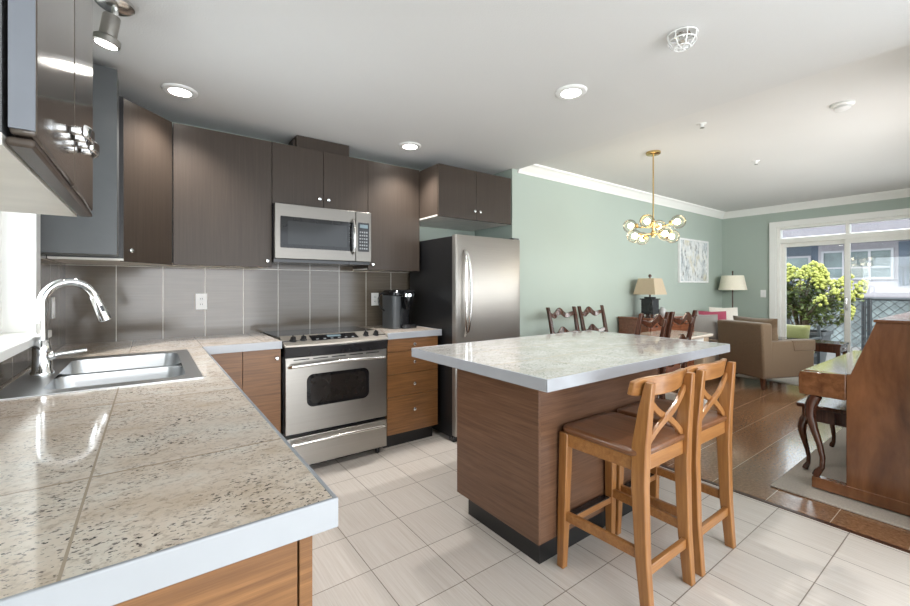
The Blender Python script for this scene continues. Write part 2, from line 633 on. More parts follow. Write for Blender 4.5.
# far wall with the patio door
DY0, DY1, DZ1 = .55, 2.205, 2.175
w = MB()
w.box(XF, XF + .15, -.12, DY0, 0, LC).box(XF, XF + .15, DY1, YG, 0, LC).box(XF, XF + .15, DY0, DY1, DZ1, LC)
struct(w, 'wall_far', M['green'])
w = MB()
w.box(XD + .02, 3.4, -.12, .02, 0, LC).box(7.0, XF, -.12, .02, 0, LC).box(3.4, 7.0, -.12, .02, 0, 1.0).box(3.4, 7.0, -.12, .02, 2.2, LC)
struct(w, 'wall_right', M['green'])
w2 = MB()
for x in (3.4, 5.17, 6.94):
    w2.box(x, x + .06, -.09, -.03, 1.0, 2.2)
w2.box(3.46, 6.94, -.09, -.03, 1.0, 1.06).box(3.46, 6.94, -.09, -.03, 2.14, 2.2)
w2 = struct(w2, 'fill_window', M['pvc'])  # window made up to let the fill light in behind the piano
struct(MB().box(3.46, 6.94, -.063, -.057, 1.06, 2.14), 'pane', M['glass'], parent=w2)

# backsplash tiles
struct(MB().box(XL, 2.06, YB - .010, YB, .905, 1.47), 'trim_2', M['splash'])
struct(MB().box(XL, XL + .010, .70, YB - .010, .905, 1.035).box(XL, XL + .010, 2.76, YB - .010, 1.035, 1.47).box(XL, XL + .010, 2.735, 2.76, 1.035, 1.435), 'trim_3', M['splash_left'])

# crown moulding
def crown(axis, a0, a1, wall, sgn, name):
    p = [(0, -.100), (.012, -.100), (.016, -.085), (.030, -.070), (.055, -.035), (.066, -.022), (.082, -.016), (.086, 0), (0, 0)]
    poly = [(wall + sgn * d, LC + h) for d, h in p]
    struct(MB().prism(poly, axis, a0, a1), name, M['white'])


crown('x', XD, XF, YG, -1, 'trim_4')
crown('y', .02, YG - .01, XF, -1, 'trim_5')
struct(MB().box(2.87, XF, YG - .014, YG, 0, .11), 'baseboard_green', M['white'], .003)
struct(MB().box(XF - .014, XF, DY1 + .09, YG - .014, 0, .11), 'baseboard_far', M['white'], .003)

# window over the sink
w1 = struct(MB().box(XL - .20, XL + .018, WY1 - .014, 2.735, 1.04, 2.21).box(XL - .02, XL + .018, WY0 - .09, WY0, 1.04, 2.21).box(XL - .02, XL + .018, WY0, WY1, WZ1, 2.21), 'window_1', M['white'])
struct(MB().box(XL - .13, XL - .09, WY0, WY0 + .05, WZ0, WZ1).box(XL - .13, XL - .09, WY1 - .05, WY1, WZ0, WZ1)
       .box(XL - .13, XL - .09, WY0 + .05, WY1 - .05, WZ0, WZ0 + .05).box(XL - .13, XL - .09, WY0 + .05, WY1 - .05, WZ1 - .05, WZ1), 'window_frame', M['pvc'], parent=w1)
struct(MB().box(XL - .115, XL - .108, WY0 + .05, WY1 - .05, WZ0 + .05, WZ1 - .05), 'pane', M['glass'], parent=w1)
struct(MB().box(XL - .15, XL + .062, WY0 - .10, 2.70, 1.035, WZ0 + .004), 'window_sill', M['white'], .004, parent=w1)

# patio door: casing, transom, one fixed and one sliding panel
d1 = struct(MB().box(XF - .022, XF, DY1, DY1 + .085, 0, DZ1 + .085).box(XF - .022, XF, DY0 - .085, DY0, 0, DZ1 + .085)
            .box(XF - .022, XF, DY0, DY1, DZ1, DZ1 + .085), 'door_1', M['white'], .004)
struct(MB().box(XF, XF + .11, DY1 - .045, DY1, 0, DZ1).box(XF, XF + .11, DY0, DY0 + .045, 0, DZ1).box(XF, XF + .11, DY0 + .045, DY1 - .045, DZ1 - .035, DZ1)
       .box(XF, XF + .11, DY0 + .045, DY1 - .045, 1.925, 2.0).box(XF, XF + .11, 1.385, 1.425, 2.0, DZ1 - .035).box(XF, XF + .13, DY0 + .045, DY1 - .045, 0, .045), 'door_frame', M['pvc'], .003, parent=d1)
struct(MB().box(XF + .05, XF + .056, DY0 + .045, 1.385, 2.0, DZ1 - .035).box(XF + .05, XF + .056, 1.425, DY1 - .045, 2.0, DZ1 - .035), 'transom_pane', M['glass'], parent=d1)


def sash(y0, y1, xa, name, mat):
    s = .055
    f = struct(MB().box(xa, xa + .04, y0, y0 + s, .045, 1.925).box(xa, xa + .04, y1 - s, y1, .045, 1.925)
               .box(xa, xa + .04, y0 + s, y1 - s, .045, .045 + .08).box(xa, xa + .04, y0 + s, y1 - s, 1.925 - s, 1.925), name, mat, .003, parent=d1)
    struct(MB().box(xa + .017, xa + .023, y0 + s, y1 - s, .125, 1.925 - s), 'pane', M['glass'], parent=f)
    return f


sash(1.395, DY1 - .045, XF + .058, 'fixed_panel', M['pvc'])
sl = sash(DY0 + .045, 1.435, XF + .012, 'sliding_panel', M['pvc'])
struct(MB().tube([(XF + .012, 1.412, .95), (XF - .03, 1.412, .97), (XF - .035, 1.412, 1.04), (XF - .03, 1.412, 1.11), (XF + .012, 1.412, 1.13)], .010, 8), 'door_handle', M['satin'], parent=sl)

# ------------------------------------------------------------------ ceiling fittings
GRP_DL = 'recessed kitchen ceiling lights'


def downlight(x, y, label):
    t = thing('recessed_light', label, 'ceiling light', (x, y, KC), GRP_DL)
    MB().lathe([(.058, -.012), (.085, -.010), (.092, -.004), (.092, 0), (.060, 0)], (x, y, KC), 32, ring=True).build('trim_ring', M['white_plastic'], t)
    MB().lathe([(.0, -.010), (.056, -.010), (.057, -.002), (0, -.002)], (x, y, KC), 32).build('lens', M['led'], t)
    d = bpy.data.lights.new('downlight_beam', 'SPOT')
    d.energy = 44
    d.spot_size = math.radians(115)
    d.spot_blend = .8
    d.shadow_soft_size = .05
    d.color = (1, .97, .93)
    o = bpy.data.objects.new('downlight_beam', d)
    COL.objects.link(o)
    o.location = (x, y, KC - .03)
    return t


downlight(.143, 2.941, 'round recessed light in the ceiling in front of the corner wall cabinet')
downlight(2.016, 1.582, 'round recessed light in the ceiling above the island')
downlight(1.721, 2.969, 'round recessed light in the ceiling near the cabinet above the refrigerator')

t = thing('spot_light', 'small grey swivel spotlight on the ceiling above the sink', 'ceiling light', (-.125, 2.20, KC))
MB().lathe([(0, 0), (.065, 0), (.065, -.014), (.05, -.024), (0, -.024)], (-.115, 2.19, KC), 28).build('canopy', M['satin'], t)
MB().tube([(-.115, 2.19, KC - .02), (-.115, 2.19, KC - .05), (-.128, 2.195, KC - .07)], .012, 10).build('swivel_arm', M['satin'], t)
ax = Vector((-.10, .05, -.62)).normalized()
hc = Vector((-.125, 2.195, KC - .055))
h = MB().lathe([(0, 0), (.028, 0), (.030, .006), (.030, .085), (.045, .095), (.046, .118), (.040, .122), (.0, .110)], hc, 24, ax).build('lamp_head', M['steel'], t)
MB().lathe([(0, .117), (.038, .117), (.038, .121), (0, .124)], hc, 24, ax).build('bulb', M['led'], h)

t = thing('sprinkler_guard', 'white wire cage over a sprinkler head on the kitchen ceiling', 'sprinkler', (1.968, .92, KC))
MB().lathe([(0, 0), (.035, 0), (.035, -.006), (.012, -.012), (.012, -.035), (.022, -.037), (.022, -.040), (0, -.040)], (1.968, .92, KC), 20).build('sprinkler_head', M['satin'], t)
c = MB()
for k in range(3):
    r, z = ((.062, -.006), (.058, -.035), (.034, -.062))[k]
    c.tube([(1.968 + r * math.cos(2 * PI * i / 24), .92 + r * math.sin(2 * PI * i / 24), KC + z) for i in range(24)], .0028, 6, closed=True)
for k in range(4):
    a = k * PI / 4
    c.tube([(1.968 + r * math.cos(a), .92 + r * math.sin(a), KC + z) for r, z in ((.062, -.003), (.060, -.03), (.040, -.060), (0, -.066), (-.040, -.060), (-.060, -.03), (-.062, -.003))], .0028, 6)
c.build('wire_cage', M['white_plastic'], t)

t = thing('smoke_detector', 'round white smoke detector on the living room ceiling', 'smoke detector', (3.75, .71, LC))
MB().lathe([(0, 0), (.062, 0), (.062, -.010), (.055, -.018), (0, -.018)], (3.75, .71, LC), 28).build('base', M['white_plastic'], t)
MB().lathe([(0, -.018), (.045, -.018), (.042, -.034), (.028, -.042), (0, -.043)], (3.75, .71, LC), 28).build('sensor_cap', M['frame_white'], t)
for (x, y, lb) in ((3.35, 1.42, 'tiny ceiling sprinkler nearer the kitchen beside the hanging chandelier'), (4.77, 1.53, 'tiny ceiling sprinkler farther toward the patio door')):
    t = thing('sprinkler', lb, 'sprinkler', (x, y, LC), 'living room ceiling sprinklers')
    MB().lathe([(0, 0), (.030, 0), (.028, -.005), (.010, -.008), (.009, -.030), (0, -.030)], (x, y, LC), 16).build('escutcheon', M['white_plastic'], t)
    MB().lathe([(0, -.030), (.016, -.030), (.016, -.034), (0, -.034)], (x, y, LC), 12).build('deflector', M['satin'], t)

# ------------------------------------------------------------------ wall cabinets
def knob(parent, x, y, z, d=(0, -1, 0), r=.013):
    MB().lathe([(0, 0), (.006, 0), (.0055, .012), (r * .8, .015), (r, .020), (r, .025), (r * .7, .029), (0, .030)], (x, y, z), 16, d).build('knob', M['chrome'], parent)


G_UP = 'dark wall cabinets'
UZ0, UZ1, UY = 1.415, 2.32, 3.20


def upper(label, x0, x1, z0, z1, yf, doors, knobs, side=None, yb=YB - .001):
    t = thing('wall_cabinet', label, 'cabinet', ((x0 + x1) / 2, (yf + yb) / 2, z0), G_UP)
    MB().box(x0 + .001, x1 - .001, yf + .022, yb, z0 + .012, z1).build('body', side or M['upper_side'], t)
    MB().box(x0 + .001, x1 - .001, yf + .022, yb, z0, z0 + .012).build('bottom_panel', M['under'], t)
    for (a, b), k in zip(doors, knobs):
        d = MB().box(a + .0015, b - .0015, yf, yf + .019, z0 - .003, z1).build('door', M['upper'], t, bevel=.0015)
        knob(d, k[0], yf, k[1])
    return t


upper('wide tall wall cabinet left of the microwave, one door', .118, .710, UZ0, UZ1, UY, [(.118, .710)], [(.675, 1.457)])
upper('short two-door wall cabinet directly above the microwave', .710, 1.455, 1.875, UZ1, UY, [(.710, 1.085), (1.085, 1.455)], [(1.050, 1.945), (1.120, 1.945)])
upper('tall narrow wall cabinet right of the microwave beside the refrigerator', 1.455, 1.955, UZ0, UZ1, UY, [(1.455, 1.955)], [(1.490, 1.457)])
upper('two-door wall cabinet hung above the refrigerator', 1.957, 2.80, 1.872, 2.312, 2.90, [(1.957, 2.366), (2.366, 2.80)], [(2.335, 1.945), (2.397, 1.945)], M['upper_side'])

# corner cabinet: deep end panel toward the camera and a slanting door
t = thing('corner_wall_cabinet', 'corner wall cabinet with a slanting door and bare grey end panel', 'cabinet', (-.2, 3.2, UZ0), G_UP)
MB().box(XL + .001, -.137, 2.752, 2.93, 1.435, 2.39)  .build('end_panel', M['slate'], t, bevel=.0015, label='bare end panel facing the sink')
body = [(XL + .012, 2.932), (-.118, 2.932), (-.118, 2.975), (.108, 3.222), (.116, 3.222), (.116, YB - .012), (XL + .012, YB - .012)]
MB().prism(body, 'z', UZ0 + .012, UZ1).build('body', M['black_gap'], t)
MB().prism(body, 'z', UZ0 - .0, UZ0 + .012).build('bottom_panel', M['under'], t)
p0, p1 = Vector((-.122, 2.944, 0)), Vector((.115, 3.199, 0))
dd = (p1 - p0).normalized()
nn = Vector((dd.y, -dd.x, 0))
mid = (p0 + p1) / 2 - nn * .0095
rot = Matrix((dd, -nn, Vector((0, 0, 1)))).transposed()
d = MB().obox((mid.x, mid.y, (UZ0 + UZ1) / 2 - .0015), ((p1 - p0).length - .003, .019, UZ1 - UZ0 + .003), rot).build('door', M['upper'], t, bevel=.0015)
kp = p0 + dd * .035
knob(d, kp.x, kp.y, 1.475, tuple(nn))

# near left wall cabinet
t = thing('wall_cabinet', 'near wall cabinet at the top left with glossy doors and chrome pulls', 'cabinet', (-.28, .84, 1.41), G_UP)
CX, CY0, CY1 = -.092, .585, 1.10
CZ = 1.408
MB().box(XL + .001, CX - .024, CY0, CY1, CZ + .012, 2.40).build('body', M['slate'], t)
MB().box(CX - .022, CX - .001, CY0, CY1, CZ + .001, CZ + .010).build('light_rail', M['upper_side'], t, bevel=.003)
MB().box(XL + .001, CX - .024, CY0, CY1, CZ, CZ + .012).build('bottom_panel', M['under'], t)
for a, b, yh in ((CY0, .848, .812), (.848, CY1, .884)):
    d = MB().box(CX - .020, CX, a + .0015, b - .0015, CZ + .013, 2.40).build('door', M['gloss_door'], t, bevel=.004, seg=3)
    if a == CY0:
        MB().box(CX - .0195, CX - .0005, a - .0015, a + .001, CZ + .018, 2.396).build('edge_sheen_strip', M['edge_sheen'], d, label='pale grey strip for daylight on the door edge')  # grey strip added to imitate daylight reflecting off the door edge
    hz = 1.492
    pull = MB().box(CX, CX + .016, yh - .022, yh - .014, hz - .006, hz + .006).box(CX, CX + .016, yh + .014, yh + .022, hz - .006, hz + .006)
    pull.loft([[(CX + .013 + .006 * (1 - f * f), yh + f * .026, hz - .009), (CX + .020 + .006 * (1 - f * f), yh + f * .026, hz - .009), (CX + .020 + .006 * (1 - f * f), yh + f * .026, hz + .009), (CX + .013 + .006 * (1 - f * f), yh + f * .026, hz + .009)] for f in (-1, -.5, 0, .5, 1)])
    pull.build('pull_handle', M['chrome'], d, bevel=.003)

t = thing('duct_cover', 'small dark boxed duct between the ceiling and the microwave cabinet', 'duct cover', (1.1, 3.36, UZ1))
MB().box(.90, 1.318, 3.262, 3.50, UZ1 + .002, KC - .002).build('casing', M['upper'], t, bevel=.002)
MB().box(.885, .90, 3.30, 3.50, UZ1 + .002, KC - .03).build('side_flange', M['upper_side'], t)

# ------------------------------------------------------------------ microwave
mx0, mx1, my, mz0, mz1 = .713, 1.452, 3.13, 1.462, 1.872
t = thing('microwave', 'steel microwave with a dark window mounted above the stove', 'microwave', (1.08, 3.33, mz0))
MB().box(mx0, mx1, my + .03, YB - .012, mz0 - .012, mz1).build('housing', M['black'], t)
d = MB().box(mx0, 1.318, my, my + .03, mz0 + .012, mz1).build('door', M['steel_dimmed'], t, bevel=.004)  # same steel as the stove, colour darkened to offset bright reflections
wd = MB().prism(rrect(.750, 1.296, 1.553, 1.780, .006), 'y', my - .003, my + .004).build('window', M['black_gloss'], d)
MB().prism(rrect(.800, 1.245, 1.580, 1.748, .006), 'y', my - .0042, my - .002).build('screen', M['mw_window'], wd)
hh = [(1.292, my, 1.535), (1.292, my - .030, 1.548), (1.292, my - .044, 1.60), (1.292, my - .047, 1.667), (1.292, my - .044, 1.735), (1.292, my - .030, 1.787), (1.292, my, 1.80)]
MB().tube(hh, .010, 10).build('handle', M['satin'], d)
p = MB().box(1.320, mx1, my, my + .03, mz0 + .012, mz1).build('control_panel', M['steel_dimmed'], t, bevel=.003)
kp = MB().prism(rrect(1.338, 1.432, 1.553, 1.785, .004), 'y', my - .003, my + .004).build('keypad', M['black_gloss'], p)
MB().box(1.352, 1.420, my - .0045, my - .002, 1.742, 1.770).build('display', M['display'], kp)
b = MB()
for i in range(4):
    for j in range(6):
        b.box(1.350 + i * .0185, 1.361 + i * .0185, my - .0042, my - .002, 1.572 + j * .026, 1.584 + j * .026)
b.build('buttons', M['key'], kp)

# ------------------------------------------------------------------ base cabinets and worktops
CT, CB = .912, .865          # top and underside of the worktops
G_BASE = 'walnut base cabinets'
t = thing('base_cabinet', 'walnut sink cabinet under the near worktop, closed end panel toward the camera', 'cabinet', (-.1, 1.9, 0), G_BASE)
b = MB().box(XL + .012, .200, .738, .756, .11, CB - .001).box(.183, .200, .756, 2.90, .11, CB - .001).box(XL + .012, XL + .026, .756, 3.50, .11, CB - .001)
b.build('body', M['black_gap'], t)
MB().box(XL + .012, .199, .718, .737, .10, CB - .002).build('end_panel', M['base_wood'], t)
for k in range(4):
    y0 = .718 + k * .5375
    dd_ = MB().box(.2025, .2245, y0, y0 + .534, .11, CB - .004).build('door', M['base_wood'], t, bevel=.001)
    knob(dd_, .2245, y0 + (.49 if k % 2 == 0 else .045), .80, (1, 0, 0))
MB().box(XL + .02, .15, .76, 2.92, 0, .10).build('toe_kick', M['black_gap'], t)

t = thing('base_cabinet', 'walnut two-door base cabinet left of the stove', 'cabinet', (.47, 3.2, 0), G_BASE)
MB().box(.245, .702, 2.932, 3.50, .11, CB - .001).build('body', M['black_gap'], t)
MB().box(.245, .702, 2.98, 3.45, 0, .11).build('toe_kick', M['black_gap'], t)
for a, b_, kx in ((.245, .472, None), (.472, .702, .675)):
    d = MB().box(a + .0015, b_ - .0015, 2.911, 2.931, .11, CB - .004).build('door', M['base_wood'], t, bevel=.001)
    if kx:
        knob(d, kx, 2.911, .80)

t = thing('drawer_cabinet', 'walnut four-drawer base cabinet between the stove and refrigerator', 'cabinet', (1.72, 3.2, 0), G_BASE)
MB().box(1.484, 1.957, 2.932, 3.50, .11, CB - .001).build('body', M['base_wood'], t)
MB().box(1.484, 1.940, 2.97, 3.45, 0, .11).build('toe_kick', M['black_gap'], t)
for z0, z1 in ((.11, .405), (.405, .582), (.582, .758), (.758, CB - .002)):
    d = MB().box(1.485, 1.956, 2.911, 2.931, z0 + .002, z1 - .002).build('drawer', M['base_wood'], t, bevel=.001)
    knob(d, 1.72, 2.911, (z0 + z1) / 2 + (.03 if z0 < .2 else 0))

# L shaped worktop with a cut-out for the sink
SX0, SX1, SY0, SY1 = -.405, .160, 1.915, 2.795
t = thing('worktop', 'granite tiled worktop with a white edge running past the sink to the stove', 'countertop', (0, 2, CB), 'granite worktops')
b = MB()
e = .008
b.box(XL + .011, .258 - e, .685 + e, SY0, CB, CT).box(XL + .011, SX0, SY0, SY1, CB, CT).box(SX1, .258 - e, SY0, SY1, CB, CT)
b.box(XL + .011, .258 - e, SY1, YB - .011, CB, CT).box(.258 - e, .7045, 2.888 + e, YB - .011, CB, CT)
b.build('tiled_top', M['granite'], t)
MB().box(XL + .011, .258, .685, .685 + e, CB - .002, CT + .001).box(.258 - e, .258, .685 + e, 2.888 + e, CB - .002, CT + .001).box(.258, .7045, 2.888, 2.888 + e, CB - .002, CT + .001).build('edge_band', M['edge'], t, bevel=.002, label='white edge band')

t = thing('worktop', 'short granite worktop under the coffee maker beside the refrigerator', 'countertop', (1.72, 3.2, CB), 'granite worktops')
MB().box(1.4785, 1.975, 2.888 + e, YB - .011, CB, CT).build('tiled_top', M['granite'], t)
MB().box(1.4785, 1.975 + e, 2.888, 2.888 + e, CB - .002, CT + .001).box(1.975, 1.975 + e, 2.888 + e, 3.4, CB - .002, CT + .001).build('edge_band', M['edge'], t, bevel=.002, label='white edge band')

# ------------------------------------------------------------------ sink and faucet
t = thing('sink', 'double bowl stainless steel sink set into the granite worktop', 'sink', (-.12, 2.35, CT))
zt, z1 = CT + .004, CT - .165
bowls = ((-.300, .118, 1.975, 2.262), (-.300, .118, 2.300, 2.715))
rim = MB()
ox0, ox1, oy0, oy1 = SX0 - .008, SX1 + .010, SY0 - .010, SY1 + .008
for a in ((ox0, bowls[0][0], oy0, oy1), (bowls[0][1], ox1, oy0, oy1), (bowls[0][0], bowls[0][1], oy0, bowls[0][2]), (bowls[0][0], bowls[0][1], bowls[1][3], oy1)):
    rim.box(*a, CT + .0005, zt)
rim.box(bowls[0][0], bowls[0][1], bowls[0][3], bowls[1][2], CT - .012, CT - .006)
# corner fillets of the rim between rectangle and rounded bowl
for x0, x1, y0, y1 in bowls:
    r = .055
    for cx, cy, sx, sy in ((x0, y0, 1, 1), (x1, y0, -1, 1), (x0, y1, 1, -1), (x1, y1, -1, -1)):
        q = [(cx, cy)] + [(cx + sx * (r - r * math.cos(a)), cy + sy * (r - r * math.sin(a))) for a in [k * PI / 2 / 5 for k in range(6)]]
        rim.prism(q, 'z', CT - .012 if abs(cy - 2.28) < .05 else CT + .0005, CT - .006 if abs(cy - 2.28) < .05 else zt - .0002)
rim.build('rim', M['sink'], t)
for x0, x1, y0, y1 in bowls:
    m = MB()
    top = CT + .001
    lv = [(0, top, .055), (.004, CT - .03, .055), (.012, z1 + .03, .06), (.030, z1 + .006, .07), (.06, z1, .07)]
    rings = [[(p[0], p[1], z) for p in rrect(x0 + g, x1 - g, y0 + g, y1 - g, r_, 6)] for g, z, r_ in lv]
    out = [[(p[0], p[1], z - .003) for p in rrect(x0 + g - .003, x1 - g + .003, y0 + g - .003, y1 - g + .003, r_, 6)] for g, z, r_ in lv]
    m.loft(rings + out[::-1], caps=False)
    bm_f = [m.bm.verts.new(q) for q in rings[-1]]
    m.bm.faces.new(bm_f)
    bw = m.build('bowl', M['sink'], t, angle=50)
    cx, cy = (x0 + x1) / 2, (y0 + y1) / 2
    MB().lathe([(.0, .004), (.020, .003), (.024, .006), (.040, .006), (.044, .001), (0, .001)], (cx, cy, z1), 24).build('drain', M['chrome'], bw)

fx, fy = -.352, 2.345
t = thing('faucet', 'tall chrome gooseneck faucet with a pull-down spray head', 'faucet', (fx, fy, zt))
MB().lathe([(0, .0005), (.036, .0005), (.036, .010), (.031, .018), (.029, .085), (.030, .10), (.026, .125), (.019, .140), (.0, .140)], (fx, fy, zt), 28).build('body', M['chrome'], t)
sd = Vector((.90, .43, 0)).normalized()
R = .088
neck = [(fx, fy, zt + .13), (fx, fy, zt + .19), (fx, fy, zt + .26)]
zc = zt + .288
for k in range(0, 15):
    a = PI - k * (PI * .92) / 14
    q = Vector((fx, fy, zc)) + sd * (R + R * math.cos(a)) + Vector((0, 0, R * math.sin(a)))
    neck.append(tuple(q))
MB().tube(neck, .0165, 18).build('spout', M['chrome'], t)
e0 = Vector(neck[-1])
dv = (Vector(neck[-1]) - Vector(neck[-2])).normalized()
sp = MB().lathe([(0, -.005), (.0175, -.005), (.019, .004), (.020, .03), (.023, .085), (.024, .108), (.020, .112), (0, .112)], e0, 22, dv).build('spray_head', M['chrome'], t)
bp = e0 + dv * .05 - sd * .0 + Vector((dv.z, 0, 0)) * 0
bn = Vector((.35, -.93, 0)).normalized()
MB().obox(e0 + dv * .055 + bn * .020, (.010, .010, .028), Matrix((dv.cross(bn).normalized(), bn, dv)).transposed()).build('spray_button', M['black'], sp)
lv = MB().tube([(fx + .022, fy - .004, zt + .072), (fx + .060, fy + .0, zt + .080), (fx + .135, fy + .012, zt + .086)], [.012, .0085, .0075], 12)
lv.ball((fx + .024, fy - .004, zt + .072), .019)
lv.build('lever', M['chrome'], t)

# ------------------------------------------------------------------ stove
t = thing('stove', 'stainless steel slide-in stove with a black glass cooktop', 'stove', (1.09, 3.2, 0))
sx0, sx1, sy = .716, 1.470, 2.882
MB().box(sx0, sx1, sy + .04, 3.50, .05, .905).build('body', M['black'], t)
MB().box(sx0 - .003, sx1 + .003, 3.00, 3.515, .905, .921).build('cooktop', M['black_gloss'], t, bevel=.003)


def bow(d, n=14, x0=sx0, x1=sx1):
    return [(x0 + (x1 - x0) * k / n, -d * (1 - (2 * k / n - 1) ** 2)) for k in range(n + 1)]


# sloping steel control panel with a bowed front
rings = []
for x, o in bow(.035):
    rings.append([(x, 2.868 + o, .868), (x, 2.868 + o, .882), (x, 3.012, .929), (x, 3.03, .929), (x, 3.03, .868)])
cp = MB().loft(rings).build('control_panel', M['steel_panel'], t, bevel=.003)
rings = []
for x, o in bow(.040):
    rings.append([(x, 2.878 + o, .800), (x, 2.866 + o, .866), (x, 3.0, .866), (x, 3.0, .800)])
MB().loft(rings).build('vent_trim', M['black'], t, bevel=.004)
sl_n = Vector((0, -.047, .144)).normalized()
def on_panel(f, x):
    return Vector((x, 2.868 + .144 * f, .882 + .047 * f))
for x in (.783, .853, 1.313, 1.395):
    c_ = on_panel(.42, x)
    k_ = MB().lathe([(0, 0), (.024, 0), (.023, .006), (.019, .010), (.017, .028), (0, .030)], c_, 20, sl_n)
    k_.obox(c_ + sl_n * .03, (.008, .034, .012), Matrix((Vector((1, 0, 0)), sl_n.cross(Vector((1, 0, 0))), sl_n)).transposed())
    k_.build('knob', M['black'], cp)
q = on_panel(.5, 1.075) + sl_n * .0065
rot = Matrix((Vector((1, 0, 0)), sl_n.cross(Vector((1, 0, 0))), sl_n)).transposed()
ds = MB().obox(q, (.34, .088, .004), rot).build('display_panel', M['black_gloss'], cp, bevel=.001)
MB().obox(q + rot @ Vector((0, .012, .003)), (.10, .03, .002), rot).build('display', M['display'], ds)
b = MB()
for k in range(6):
    b.obox(q + rot @ Vector((-.13 + k * .052, -.026, .003)), (.018, .010, .002), rot)
b.build('touch_keys', M['key'], ds)

od = MB().box(sx0 + .006, sx1 - .004, sy, sy + .04, .280, .797).build('oven_door', M['steel'], t, bevel=.004)
wd = MB().prism(rrect(.862, 1.318, .448, .672, .045, 6), 'y', sy - .0025, sy + .004).build('oven_window', M['black_gloss'], od)
MB().prism(rrect(.885, 1.295, .470, .650, .035, 6), 'y', sy - .0035, sy - .001).build('window_screen', M['dark_window'], wd)
def rail(parent, z, x0=.748, x1=1.438, name='handle'):
    n = 16
    pts = [(x0, sy, z - .012)]
    for k in range(n + 1):
        f = k / n
        pts.append((x0 + .012 + (x1 - x0 - .024) * f, sy - .038 - .018 * (1 - (2 * f - 1) ** 2), z - .004 + .010 * (1 - (2 * f - 1) ** 2)))
    pts.append((x1, sy, z - .012))
    MB().tube(pts, .012, 12).build(name, M['satin'], parent)
rail(od, .745)
b = MB()
for k in range(5):
    b.box(.775 + k * .130, .880 + k * .130, sy - .0008, sy + .003, .775, .782)
b.build('vent_slots', M['black'], od)
dr = MB().box(sx0 + .006, sx1 - .004, sy, sy + .04, .050, .256).build('drawer', M['steel'], t, bevel=.004)
rail(dr, .225)
MB().box(sx0 + .03, sx1 - .03, sy + .06, 3.4, .02, .05).build('plinth', M['black'], t)
for x in (sx0 + .07, sx1 - .06):
    for y in (sy + .05, 3.40):
        MB().lathe([(0, 0), (.018, 0), (.016, .05), (0, .05)], (x, y, 0), 14).build('foot', M['black'], t)

# ------------------------------------------------------------------ coffee maker
kx, ky = 1.765, 3.24
t = thing('coffee_maker', 'black single-cup coffee maker on the short worktop by the refrigerator', 'coffee maker', (kx, ky, CT))
MB().prism(rrect(1.655, 1.745, ky - .10, ky + .12, .03, 5), 'z', CT + .0005, 1.215).build('water_tank', M['dark_grey'], t, bevel=.004)
MB().prism(rrect(1.748, 1.875, ky - .01, ky + .12, .02, 5), 'z', CT + .0005, 1.19).build('body', M['black'], t, bevel=.003)
MB().prism(rrect(1.738, 1.882, ky - .13, ky + .12, .03, 5), 'z', CT + .0005, CT + .035).build('drip_tray', M['black'], t, bevel=.003)
hd = MB()
hd.loft([[(p[0], p[1], z) for p in rrect(1.650 + g, 1.885 - g, ky - .12 + g, ky + .125 - g, .05, 6)] for z, g in ((1.19, .012), (1.20, 0), (1.225, 0), (1.242, .012), (1.248, .04))])
hd.build('head', M['black_gloss'], t)
MB().lathe([(.048, 1.185), (.056, 1.187), (.056, 1.212), (.048, 1.214)], (1.812, ky - .085, 0), 28, ring=True).build('chrome_ring', M['chrome'], t)
MB().lathe([(0, 1.08), (.030, 1.08), (.036, 1.10), (.046, 1.15), (.046, 1.19), (0, 1.19)], (1.812, ky - .07, 0), 24).build('pod_holder', M['black_gloss'], t)
MB().tube([(1.66, ky + .06, 1.06), (1.625, ky + .06, 1.08), (1.600, ky + .06, 1.13), (1.597, ky + .06, 1.17), (1.612, ky + .06, 1.205), (1.64, ky + .06, 1.22), (1.665, ky + .06, 1.22)], .006, 8).build('tank_handle', M['black'], t)

# ------------------------------------------------------------------ outlets and switch
def outlet(c, n, label, sub='outlet', dark=False):
    """c centre on the wall, n the wall's outward axis"""
    g = 'white wall plates'
    t = thing('wall_' + sub, label, sub, c, g)
    q = Vector(n).to_track_quat('Z', 'Y').to_matrix()
    m_ = M['white_plastic']
    pl = MB().obox(Vector(c) + q @ Vector((0, 0, .003)), (.072, .116, .006), q).build('cover_plate', m_, t, bevel=.002)
    if sub == 'outlet':
        for s in (-1, 1):
            r_ = MB().obox(Vector(c) + q @ Vector((0, s * .02, .0065)), (.032, .028, .003), q).build('socket', M['frame_white'], pl, bevel=.003)
            MB().obox(Vector(c) + q @ Vector((-.006, s * .02, .008)), (.003, .010, .001), q).obox(Vector(c) + q @ Vector((.006, s * .02, .008)), (.003, .010, .001), q).build('slots', M['slot'], r_)
    else:
        MB().obox(Vector(c) + q @ Vector((0, 0, .0075)), (.034, .066, .004), q).build('rocker', M['frame_white'], pl, bevel=.001)
    return t


outlet((.300, YB - .0101, 1.165), (0, -1, 0), 'white outlet plate on the tile left of the stove')
outlet((1.668, YB - .0101, 1.158), (0, -1, 0), 'white outlet plate on the tile beside the coffee maker')
outlet((XL + .0101, 3.09, 1.158), (1, 0, 0), 'white plate on the side tile behind the faucet', 'switch')
outlet((XF - .0001, 2.372, 1.165), (-1, 0, 0), 'white light switch on the green wall left of the patio door', 'switch')

